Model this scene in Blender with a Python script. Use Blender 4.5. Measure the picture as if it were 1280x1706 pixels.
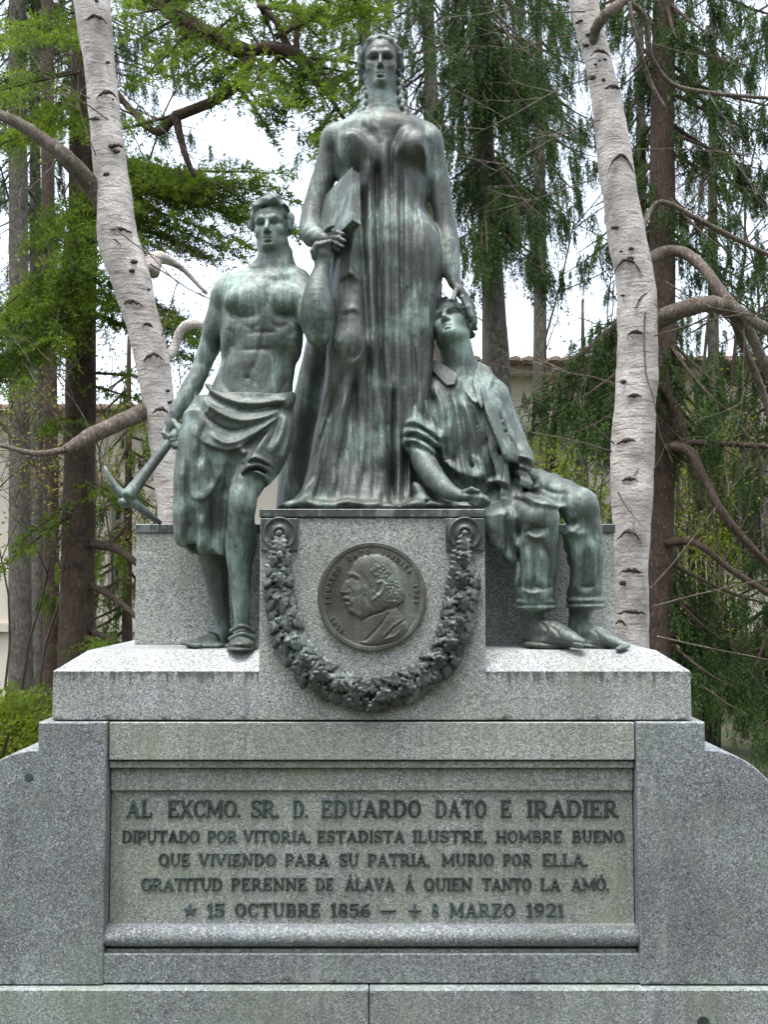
import bpy, math, random
import numpy as np
from mathutils import Vector, Matrix

for _o in list(bpy.data.objects):
    bpy.data.objects.remove(_o)
scene = bpy.context.scene
COL = scene.collection
R = math.radians

# ---------------------------------------------------------------- camera
F = 1780.0                      # focal length in photo pixels (photo 1280 x 1706)
CX, CY, CZ = 0.044, -3.9, 1.72
TH = math.atan((975 - 853) / F)  # pitch upwards
cam = bpy.data.cameras.new('camera')
cam.sensor_fit = 'HORIZONTAL'
cam.sensor_width = 36.0
cam.lens = 36.0 * F / 1280.0
cam.clip_start = 0.05
cam.clip_end = 500.0
cam_ob = bpy.data.objects.new('camera', cam)
COL.objects.link(cam_ob)
cam_ob.location = (CX, CY, CZ)
cam_ob.rotation_euler = (R(90) + TH, 0, 0)
scene.camera = cam_ob

# ---------------------------------------------------------------- sky and sun (bright overcast)
SUN_EL = R(78)
world = bpy.data.worlds.new('World')
scene.world = world
world.use_nodes = True
wn = world.node_tree
wn.nodes.clear()
w_out = wn.nodes.new('ShaderNodeOutputWorld')
w_bg = wn.nodes.new('ShaderNodeBackground')
w_sky = wn.nodes.new('ShaderNodeTexSky')
w_sky.sky_type = 'NISHITA'
w_sky.sun_disc = False
w_sky.sun_elevation = SUN_EL
w_sky.air_density = 1.0
w_sky.dust_density = 3.0
w_sky.ozone_density = 1.0
w_hsv = wn.nodes.new('ShaderNodeHueSaturation')
w_hsv.inputs['Saturation'].default_value = 0.50      # cloud cover: a nearly white sky
wn.links.new(w_sky.outputs[0], w_hsv.inputs['Color'])
wn.links.new(w_hsv.outputs[0], w_bg.inputs['Color'])
wn.links.new(w_bg.outputs[0], w_out.inputs['Surface'])
w_bg.inputs['Strength'].default_value = 0.15

sun_d = bpy.data.lights.new('sun', 'SUN')
sun_d.energy = 0.9
sun_d.angle = R(25)
sun_d.color = (1.0, 0.97, 0.92)
sun = bpy.data.objects.new('sun', sun_d)
COL.objects.link(sun)
# the light comes from behind and above the camera, a little from the left
sun_dir = Vector((-0.30, -0.50, 0.0)).normalized() * math.cos(SUN_EL) + Vector((0, 0, math.sin(SUN_EL)))
sun.rotation_euler = sun_dir.to_track_quat('Z', 'Y').to_euler()
w_sky.sun_rotation = math.atan2(sun_dir.x, sun_dir.y)

scene.view_settings.view_transform = 'Standard'
scene.view_settings.look = 'None'
scene.view_settings.gamma = 1.0
scene.view_settings.use_curve_mapping = False
scene.view_settings.exposure = 1.9

# ---------------------------------------------------------------- helpers
CT, ST = math.cos(TH), math.sin(TH)

def P(u, v, Y):
    """the point of the place seen at photo pixel (u, v) that lies on the plane y = Y"""
    a = (u - 640.0) / F
    b = (853.0 - v) / F
    t = (Y - CY) / (CT - b * ST)
    return Vector((CX + a * t, Y, CZ + t * (b * CT + ST)))

def S(Y):
    return (Y - CY) / F

def project(pts):
    """world points (n,3) -> photo pixel coordinates"""
    x = pts[:, 0] - CX
    y = pts[:, 1] - CY
    z = pts[:, 2] - CZ
    dep = y * CT + z * ST
    up = -y * ST + z * CT
    return 640.0 + F * x / dep, 853.0 - F * up / dep

def link(name, me, mat=None, parent=None, kind=None, label=None, cat=None, group=None, loc=None):
    o = bpy.data.objects.new(name, me)
    COL.objects.link(o)
    if parent is not None:
        o.parent = parent
    if loc is not None:
        o.location = loc
    if mat is not None and me is not None and not me.materials:
        me.materials.append(mat)
    if kind: o['kind'] = kind
    if label: o['label'] = label
    if cat: o['category'] = cat
    if group: o['group'] = group
    return o

def mesh_np(name, verts, faces, smooth=True):
    """verts (n,3); faces (m,k) of one size"""
    verts = np.ascontiguousarray(verts, dtype=np.float32)
    faces = np.ascontiguousarray(faces, dtype=np.int32)
    me = bpy.data.meshes.new(name)
    k = faces.shape[1]
    me.vertices.add(len(verts))
    me.vertices.foreach_set('co', verts.ravel())
    me.loops.add(faces.size)
    me.loops.foreach_set('vertex_index', faces.ravel())
    me.polygons.add(len(faces))
    me.polygons.foreach_set('loop_start', np.arange(len(faces), dtype=np.int32) * k)
    try:
        me.polygons.foreach_set('loop_total', np.full(len(faces), k, dtype=np.int32))
    except Exception:
        pass
    me.update(calc_edges=True)
    if smooth:
        me.polygons.foreach_set('use_smooth', np.ones(len(faces), dtype=bool))
    me.validate()
    return me

class MB:
    """collects polygons, builds ONE mesh"""
    def __init__(s):
        s.v = []; s.f = []
    def box(s, x0, x1, y0, y1, z0, z1, b=0.0):
        if b <= 0:
            i = len(s.v)
            s.v += [(x0,y0,z0),(x1,y0,z0),(x1,y1,z0),(x0,y1,z0),(x0,y0,z1),(x1,y0,z1),(x1,y1,z1),(x0,y1,z1)]
            s.f += [(i,i+3,i+2,i+1),(i+4,i+5,i+6,i+7),(i,i+1,i+5,i+4),(i+1,i+2,i+6,i+5),(i+2,i+3,i+7,i+6),(i+3,i,i+4,i+7)]
        else:
            # rounded-edge box: three nested slabs joined by a chamfer
            i = len(s.v)
            for (z, d) in ((z0, b), (z0+b, 0), (z1-b, 0), (z1, b)):
                X0, X1, Y0, Y1 = x0+d, x1-d, y0+d, y1-d
                c = b*0.7
                if d > 0: c = b*0.35
                s.v += [(X0+c,Y0,z),(X1-c,Y0,z),(X1,Y0+c,z),(X1,Y1-c,z),(X1-c,Y1,z),(X0+c,Y1,z),(X0,Y1-c,z),(X0,Y0+c,z)]
            for r in range(3):
                a = i+8*r
                for k in range(8):
                    s.f.append((a+k, a+(k+1)%8, a+8+(k+1)%8, a+8+k))
            s.f.append(tuple(i+k for k in range(7,-1,-1)))
            s.f.append(tuple(i+24+k for k in range(8)))
        return s
    def prism(s, poly, y0, y1, b=0.0):
        """poly: (x,z) outline seen from the front (counter-clockwise), from y0 (front) to y1; front edge chamfered by b"""
        n = len(poly); i = len(s.v)
        s.v += [(x, y0+b, z) for x, z in poly] + [(x, y1, z) for x, z in poly]
        for k in range(n):
            k2 = (k+1) % n
            s.f.append((i+k, i+n+k, i+n+k2, i+k2))
        s.f.append(tuple(i+n+k for k in range(n-1,-1,-1)))
        if b > 0:
            c = np.array(poly); j = len(s.v)
            ins = inset(c, b)
            s.v += [(x, y0, z) for x, z in ins]
            for k in range(n):
                k2 = (k+1) % n
                s.f.append((i+k, i+k2, j+k2, j+k))
            s.f.append(tuple(j+k for k in range(n)))
        else:
            s.f.append(tuple(i+k for k in range(n)))
        return s
    def tube(s, pts, rad, seg=8, cap=True):
        pts = [Vector(p) for p in pts]
        rings = []
        up = Vector((0.13, 0.21, 0.97)).normalized()
        for k, p in enumerate(pts):
            d = (pts[min(k+1, len(pts)-1)] - pts[max(k-1, 0)]).normalized()
            a = d.cross(up)
            if a.length < 1e-3: a = d.cross(Vector((1,0,0)))
            a.normalize(); b_ = d.cross(a).normalized(); up = a.cross(d).normalized()
            i = len(s.v)
            for q in range(seg):
                t = 2*math.pi*q/seg
                s.v.append(tuple(p + (a*math.cos(t) + b_*math.sin(t))*rad[k]))
            rings.append(i)
        for k in range(len(rings)-1):
            a0, b0 = rings[k], rings[k+1]
            for q in range(seg):
                q2 = (q+1) % seg
                s.f.append((a0+q, a0+q2, b0+q2, b0+q))
        if cap:
            s.f.append(tuple(rings[0]+q for q in range(seg-1,-1,-1)))
            s.f.append(tuple(rings[-1]+q for q in range(seg)))
        return s
    def mesh(s, name, smooth=False):
        me = bpy.data.meshes.new(name)
        me.from_pydata([tuple(v) for v in s.v], [], s.f)
        if smooth:
            me.polygons.foreach_set('use_smooth', np.ones(len(me.polygons), dtype=bool))
        me.update()
        return me
    def build(s, name, mat, parent=None, smooth=False, **kw):
        return link(name, s.mesh(name, smooth), mat, parent, **kw)

def inset(c, b):
    n = len(c); out = []
    for k in range(n):
        p0, p1, p2 = c[k-1], c[k], c[(k+1) % n]
        d1 = (p1-p0)/max(1e-9, np.linalg.norm(p1-p0)); d2 = (p2-p1)/max(1e-9, np.linalg.norm(p2-p1))
        n1 = np.array((-d1[1], d1[0])); n2 = np.array((-d2[1], d2[0]))
        m = n1+n2; m = m/max(1e-9, np.linalg.norm(m))
        out.append(p1 + m*b/max(0.4, float(m@n1)))
    return out

# lattice noise for shapes
_rng = np.random.default_rng(7)
_LAT = _rng.random((32, 32, 32)).astype(np.float32)*2-1
def noise3(x, y, z):
    xi = np.floor(x).astype(np.int32); yi = np.floor(y).astype(np.int32); zi = np.floor(z).astype(np.int32)
    fx = x-xi; fy = y-yi; fz = z-zi
    fx = fx*fx*(3-2*fx); fy = fy*fy*(3-2*fy); fz = fz*fz*(3-2*fz)
    def L(a, b, c): return _LAT[(xi+a) & 31, (yi+b) & 31, (zi+c) & 31]
    c00 = L(0,0,0)*(1-fx)+L(1,0,0)*fx; c10 = L(0,1,0)*(1-fx)+L(1,1,0)*fx
    c01 = L(0,0,1)*(1-fx)+L(1,0,1)*fx; c11 = L(0,1,1)*(1-fx)+L(1,1,1)*fx
    return (c00*(1-fy)+c10*fy)*(1-fz)+(c01*(1-fy)+c11*fy)*fz

# ---------------------------------------------------------------- materials
def new_mat(name):
    m = bpy.data.materials.new(name)
    m.use_nodes = True
    nt = m.node_tree
    return m, nt, nt.nodes['Principled BSDF']

def nd(nt, typ, **kw):
    n = nt.nodes.new(typ)
    for k, v in kw.items():
        if k.startswith('i_'):
            n.inputs[k[2:].replace('_', ' ')].default_value = v
        else:
            setattr(n, k, v)
    return n

def coords(nt, scale=(1,1,1), kind='Object'):
    tc = nt.nodes.new('ShaderNodeTexCoord')
    mp = nt.nodes.new('ShaderNodeMapping')
    mp.inputs['Scale'].default_value = scale
    nt.links.new(tc.outputs[kind], mp.inputs['Vector'])
    return mp.outputs[0]

def world_coords(nt, scale=(1,1,1)):
    g = nt.nodes.new('ShaderNodeNewGeometry')
    mp = nt.nodes.new('ShaderNodeMapping')
    mp.inputs['Scale'].default_value = scale
    nt.links.new(g.outputs['Position'], mp.inputs['Vector'])
    return mp.outputs[0]

def ramp(nt, src, stops):
    r = nt.nodes.new('ShaderNodeValToRGB')
    els = r.color_ramp.elements
    while len(els) < len(stops): els.new(0.5)
    for e, (p, c) in zip(els, stops):
        e.position = p
        e.color = (c, c, c, 1) if isinstance(c, (int, float)) else (*c, 1)
    nt.links.new(src, r.inputs[0])
    return r.outputs[0]

def mix(nt, fac, a, b, mode='MIX'):
    m = nt.nodes.new('ShaderNodeMix')
    m.data_type = 'RGBA'; m.blend_type = mode
    for sock, val in ((m.inputs[0], fac), (m.inputs[6], a), (m.inputs[7], b)):
        if hasattr(val, 'links'): nt.links.new(val, sock)
        elif isinstance(val, tuple): sock.default_value = (*val, 1)
        else: sock.default_value = val
    return m.outputs[2]

def noise(nt, vec, scale, detail=3, rough=0.55, dist=0.0):
    n = nd(nt, 'ShaderNodeTexNoise', i_Scale=scale, i_Detail=detail, i_Roughness=rough, i_Distortion=dist)
    nt.links.new(vec, n.inputs['Vector'])
    return n.outputs[0]

def bump(nt, bsdf, h, strength, dist):
    b = nd(nt, 'ShaderNodeBump', i_Strength=strength, i_Distance=dist)
    nt.links.new(h, b.inputs['Height'])
    nt.links.new(b.outputs[0], bsdf.inputs['Normal'])

def make_granite(name, base, green=0.0, lightness=1.0, stain=0.4, drip=None, foot=None):
    m, nt, bs = new_mat(name)
    wc = world_coords(nt)
    v = nd(nt, 'ShaderNodeTexVoronoi', i_Scale=310.0, i_Randomness=1.0)
    nt.links.new(wc, v.inputs['Vector'])
    sep = nt.nodes.new('ShaderNodeSeparateColor')
    nt.links.new(v.outputs['Color'], sep.inputs[0])
    b = tuple(c*lightness for c in base)
    grain = ramp(nt, sep.outputs[0], [(0.0, tuple(c*0.22 for c in b)), (0.16, tuple(c*0.42 for c in b)), (0.26, tuple(c*0.82 for c in b)),
                                      (0.62, b), (0.80, tuple(c*1.3 for c in b)), (0.95, tuple(min(0.8, c*2.1) for c in b))])
    # larger feldspar crystals here and there
    v2 = nd(nt, 'ShaderNodeTexVoronoi', i_Scale=120.0)
    nt.links.new(wc, v2.inputs['Vector'])
    sep2 = nt.nodes.new('ShaderNodeSeparateColor')
    nt.links.new(v2.outputs['Color'], sep2.inputs[0])
    spot = ramp(nt, sep2.outputs[1], [(0.93, 0.0), (0.97, 0.4)])
    col = mix(nt, spot, grain, (0.62, 0.60, 0.55))
    spot2 = ramp(nt, sep2.outputs[2], [(0.92, 0.0), (0.98, 0.4)])
    col = mix(nt, spot2, col, (0.05, 0.05, 0.055))
    # weather: big soft patches, a green lichen film, vertical run-off streaks
    big = noise(nt, wc, 2.3, 5, 0.6)
    col = mix(nt, 1.0, col, ramp(nt, big, [(0.3, 0.70), (0.7, 1.2)]), 'MULTIPLY')
    lic = noise(nt, world_coords(nt, (1.0, 1.0, 0.75)), 5.5, 6, 0.65, 0.3)
    lf = ramp(nt, lic, [(0.5 - 0.22*green, 0.0), (0.68 - 0.1*green, 0.15 + 0.55*green)])
    col = mix(nt, lf, col, (0.21*lightness, 0.25*lightness, 0.17*lightness))
    st = noise(nt, world_coords(nt, (9.0, 9.0, 0.9)), 3.0, 5, 0.62)
    sf = ramp(nt, st, [(0.52, 0.0), (0.72, stain)])
    col = mix(nt, sf, col, tuple(c*0.38 for c in b))
    pale = noise(nt, world_coords(nt, (14.0, 14.0, 1.6)), 2.0, 4, 0.6)
    pf = ramp(nt, pale, [(0.60, 0.0), (0.74, 0.28)])
    col = mix(nt, pf, col, (0.44, 0.45, 0.42))
    sx = nt.nodes.new('ShaderNodeSeparateXYZ'); nt.links.new(wc, sx.inputs[0])
    def band(z_from, z_to, streak_scale, amount, tint):
        mr_ = nd(nt, 'ShaderNodeMapRange'); mr_.inputs['From Min'].default_value = z_from; mr_.inputs['From Max'].default_value = z_to
        nt.links.new(sx.outputs[2], mr_.inputs['Value'])
        sn = noise(nt, world_coords(nt, streak_scale), 1.0, 4, 0.6)
        ml = nd(nt, 'ShaderNodeMath', operation='MULTIPLY_ADD'); nt.links.new(mr_.outputs[0], ml.inputs[0]); ml.inputs[1].default_value = 0.5; nt.links.new(sn, ml.inputs[2])
        fac = ramp(nt, ml.outputs[0], [(0.84, 0.0), (1.0, amount)])
        lim = nd(nt, 'ShaderNodeMath', operation='LESS_THAN'); nt.links.new(sx.outputs[2], lim.inputs[0]); lim.inputs[1].default_value = max(z_from, z_to)
        fm = nd(nt, 'ShaderNodeMath', operation='MULTIPLY'); nt.links.new(fac, fm.inputs[0]); nt.links.new(lim.outputs[0], fm.inputs[1])
        return mix(nt, fm.outputs[0], col, tint)
    if drip:      # black run-off marks hanging from an arris
        col = band(drip-0.10, drip-0.001, (60, 60, 5), 0.75, (0.05, 0.05, 0.045))
    if foot:      # algae where the stone stands in the wet
        col = band(foot+0.055, foot-0.01, (22, 22, 30), 0.85, (0.035, 0.042, 0.028))
    nt.links.new(col, bs.inputs['Base Color'])
    bs.inputs['Roughness'].default_value = 0.62
    bs.inputs['Specular IOR Level'].default_value = 0.35
    hb = noise(nt, wc, 260.0, 3, 0.6)
    bump(nt, bs, hb, 0.35, 0.0015)
    return m

def make_bronze(name, dark, mid, pale, bias=0.0, rough=0.5, streak=1.0):
    m, nt, bs = new_mat(name)
    wc = world_coords(nt)
    n1 = noise(nt, wc, 5.0, 6, 0.62, 0.4)
    st = noise(nt, world_coords(nt, (38.0, 38.0, 3.2)), 1.0, 5, 0.62)
    st2 = noise(nt, world_coords(nt, (120.0, 120.0, 9.0)), 1.0, 4, 0.6)
    a = nd(nt, 'ShaderNodeMath', operation='MULTIPLY_ADD'); nt.links.new(st, a.inputs[0]); a.inputs[1].default_value = 0.55*streak
    nt.links.new(n1, a.inputs[2])
    a2 = nd(nt, 'ShaderNodeMath', operation='MULTIPLY_ADD'); nt.links.new(st2, a2.inputs[0]); a2.inputs[1].default_value = 0.35*streak
    nt.links.new(a.outputs[0], a2.inputs[2])
    c0 = 0.5 + 0.5*0.55*streak + 0.5*0.35*streak - bias
    col = ramp(nt, a2.outputs[0], [(max(0, c0-0.28), dark), (c0-0.12, tuple(0.45*d+0.55*q for d, q in zip(dark, mid))), (c0+0.02, mid), (min(1, c0+0.30), pale)])
    br = noise(nt, wc, 11.0, 5, 0.6)
    col = mix(nt, ramp(nt, br, [(0.55, 0.0), (0.72, 0.5)]), col, tuple(0.6*d+0.4*q for d, q in zip((0.075, 0.05, 0.03), mid)))
    sp = noise(nt, wc, 190.0, 2, 0.6)
    col = mix(nt, ramp(nt, sp, [(0.62, 0.0), (0.72, 0.55)]), col, dark)
    col = mix(nt, ramp(nt, sp, [(0.28, 0.4), (0.37, 0.0)]), col, pale)
    nt.links.new(col, bs.inputs['Base Color'])
    bs.inputs['Metallic'].default_value = 0.12
    rr = ramp(nt, n1, [(0.3, rough-0.1), (0.7, rough+0.14)])
    nt.links.new(rr, bs.inputs['Roughness'])
    hb = noise(nt, wc, 75.0, 5, 0.68)
    bump(nt, bs, hb, 0.5, 0.005)
    return m

M = {}
M['granite_wing'] = make_granite('granite_violet_grey', (0.188, 0.208, 0.220), 0.2, 1.0, 0.25, foot=P(620, 1648, -.055).z)
M['granite_mid'] = make_granite('granite_green_grey', (0.285, 0.30, 0.285), 0.6, 1.0, 0.4)
M['granite_ledge'] = make_granite('granite_ledge', (0.30, 0.315, 0.32), 0.4, 1.08, 0.45, drip=P(620, 1118, .006).z, foot=P(620, 1200, .006).z)
M['granite_block'] = make_granite('granite_block', (0.31, 0.325, 0.31), 0.35, 1.05, 0.25)
M['granite_step'] = make_granite('granite_step', (0.22, 0.245, 0.25), 0.5, 1.0, 0.4)
M['bronze'] = make_bronze('bronze_grey_patina', (0.024, 0.022, 0.018), (0.089, 0.105, 0.091), (0.24, 0.32, 0.285), -0.01, 0.46, 0.7)
M['bronze_green'] = make_bronze('bronze_green_patina', (0.026, 0.026, 0.021), (0.096, 0.121, 0.106), (0.255, 0.345, 0.305), 0.0, 0.47, 0.7)
M['bronze_dark'] = make_bronze('bronze_dark', (0.030, 0.032, 0.030), (0.075, 0.086, 0.080), (0.15, 0.18, 0.17), 0.0, 0.42)
M['bronze_brown'] = make_bronze('bronze_brown', (0.042, 0.038, 0.031), (0.096, 0.098, 0.084), (0.18, 0.215, 0.19), 0.0, 0.42, 0.5)
M['bronze_letter'] = make_bronze('bronze_letter', (0.02, 0.028, 0.028), (0.045, 0.062, 0.06), (0.10, 0.15, 0.15), 0.0, 0.5, 0.5)
# ---------------------------------------------------------------- the stone monument
def zz(v, Y): return P(620, v, Y).z
def xx(u, v, Y): return P(u, v, Y).x

GZ = 0.0
mon = link('stone_monument', None, label='stepped granite monument with curved wings and bronze lettered inscription', cat='monument')
YS, YW, YP = -0.055, -0.022, 0.0
z_step = zz(1648, YS)
z_course = zz(1201, 0.0)
z_slab0, z_slab1 = zz(862, 0.0), zz(848, 0.0)
# lower step: two stones with an open joint
xj = xx(615, 1680, YS)
for a, b in ((-2.6, xj-0.002), (xj+0.002, 2.6)):
    MB().box(a, b, YS, 1.5, GZ-0.2, z_step, 0.004).build('step_stone', M['granite_step'], mon)
# wings with their quarter-round shoulders
XI = 0.951
def wing(sx):
    x_in, x_sh = XI, 1.196
    z_top, z_sh = zz(1203, YW), zz(1249, YW)
    r = 0.285
    pts = [(x_in, z_step+0.004), (x_sh+r, z_step+0.004)]
    for k in range(0, 15):
        t = math.pi/2*k/14
        pts.append((x_sh+r*math.cos(t), z_sh-r+r*math.sin(t)))
    pts += [(x_sh, z_top), (x_in, z_top)]
    if sx < 0: pts = [(-x, z) for x, z in reversed(pts)]
    m = MB().prism(pts, YW, 1.25, 0.004)
    return m.build('wing_stone', M['granite_wing'], mon)
for sx in (-1, 1): wing(sx)
# centre courses between the wings (each a stone of its own, recessed steps between them)
XC = XI-0.004
def course(v0, v1, Y, name, mat='granite_mid', b=0.003):
    return MB().box(-XC, XC, Y, 0.9, zz(v1, Y), zz(v0, Y), b).build(name, M[mat], mon)
course(1203, 1266, -0.004, 'frieze_stone')
course(1267.5, 1279, 0.012, 'fillet_stone', b=0.002)
course(1279.5, 1317, 0.032, 'architrave_stone')
panel = course(1316, 1546, 0.045, 'inscription_panel', b=0.001)
# half-round moulding
zc_t, rt = (zz(1546, -0.01)+zz(1580, -0.01))/2, (zz(1546, -0.01)-zz(1580, -0.01))/2
mb = MB(); n = 18; prof = []
for k in range(n+1):
    t = math.pi*k/n
    prof.append((0.022-math.sin(t)*rt*1.15, zc_t+math.cos(t)*rt))
prof += [(0.4, zc_t-rt), (0.4, zc_t+rt)]
i0 = len(prof)
mb.v = [(-XI-0.006, y, z) for y, z in prof]+[(XI+0.006, y, z) for y, z in prof]
for k in range(i0):
    k2 = (k+1) % i0
    mb.f.append((k, k2, i0+k2, i0+k))
mb.f.append(tuple(range(i0-1, -1, -1))); mb.f.append(tuple(i0+k for k in range(i0)))
o = mb.build('round_moulding', M['granite_wing'], mon)
for p in o.data.polygons:
    if len(p.vertices) == 4 and min(p.vertices) % i0 < n-0: p.use_smooth = (max(v % i0 for v in p.vertices) <= n)
course(1580.5, 1588, 0.008, 'fillet_stone', 'granite_mid', b=0.002)
MB().box(-XI-0.002, XI+0.002, -0.012, 0.9, z_step+0.006, zz(1588.5, -0.012), 0.003).build('plinth_stone', M['granite_wing'], mon)
# dark mossy bed joint under the wings
# ledge with weathered chamfer, mitred at the ends
Lx, LY0, LY1 = 1.157, 0.006, 1.25
zl0, zl1, zl2 = z_course+0.003, zz(1118, LY0), zz(1118, LY0)+0.070
ch = 0.100
v = []
for (X, Y0, Y1, z) in ((Lx, LY0, LY1, zl0), (Lx, LY0, LY1, zl1), (Lx-ch, LY0+ch, LY1-ch, zl2)):
    v += [(-X, Y0, z), (X, Y0, z), (X, Y1, z), (-X, Y1, z)]
mb = MB(); mb.v = v
for r in (0, 4):
    for k in range(4): mb.f.append((r+k, r+(k+1) % 4, r+4+(k+1) % 4, r+4+k))
mb.f += [(3, 2, 1, 0), (8, 9, 10, 11)]
ledge = mb.build('ledge_stone', M['granite_ledge'], mon)
bv = ledge.modifiers.new('edge', 'BEVEL'); bv.width = 0.003; bv.segments = 2
Z_LEDGE = zl2
# central block that carries the standing figure
bx0, bx1 = xx(433.5, 900, 0.003), xx(808, 900, 0.003)
MB().box(bx0, bx1, 0.003, 0.95, zl0, z_slab0, 0.003).build('central_block', M['granite_block'], mon)
# low blocks left and right behind the men, with their bronze capping
YB = 0.45
zb0, zb1 = zz(888, YB), zz(873, YB)
xl, xr = xx(226, 980, YB), xx(1025, 980, YB)
for a, b in ((xl, bx0-0.002), (bx1+0.002, xr)):
    MB().box(a, b, YB, 1.10, Z_LEDGE-0.002, zb0, 0.003).build('seat_block', M['granite_block'], mon)
    MB().box(a-0.004, b+0.004 if b > 0.5 else b, YB-0.006, 1.104, zb0+0.0005, zb1, 0.003).build('bronze_capping', M['bronze_dark'], mon)
slab = MB().box(bx0-0.003, bx1+0.003, -0.006, 0.95, z_slab0+0.0005, z_slab1, 0.003).build('bronze_plinth', M['bronze_dark'], mon)
Z_SLAB = z_slab1
# plugs in the stone
def disc(c, r, th, mat, name, parent, seg=24, dome=0.3):
    m = MB(); 
    for (y, q) in ((0.0, 1.0), (-th*0.7, 1.0), (-th, 0.82)):
        for k in range(seg):
            t = 2*math.pi*k/seg
            m.v.append((c[0]+r*q*math.cos(t), c[1]+y, c[2]+r*q*math.sin(t)))
    for a in (0, seg):
        for k in range(seg): m.f.append((a+k, a+(k+1) % seg, a+seg+(k+1) % seg, a+seg+k))
    m.f.append(tuple(2*seg+k for k in range(seg)))
    return m.build(name, mat, parent)
disc(P(48, 1294, YW), 0.015, 0.003, M['bronze_letter'], 'plug', mon)
disc(P(1172, 1703, YS), 0.022, 0.003, M['bronze_letter'], 'plug', mon)
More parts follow.
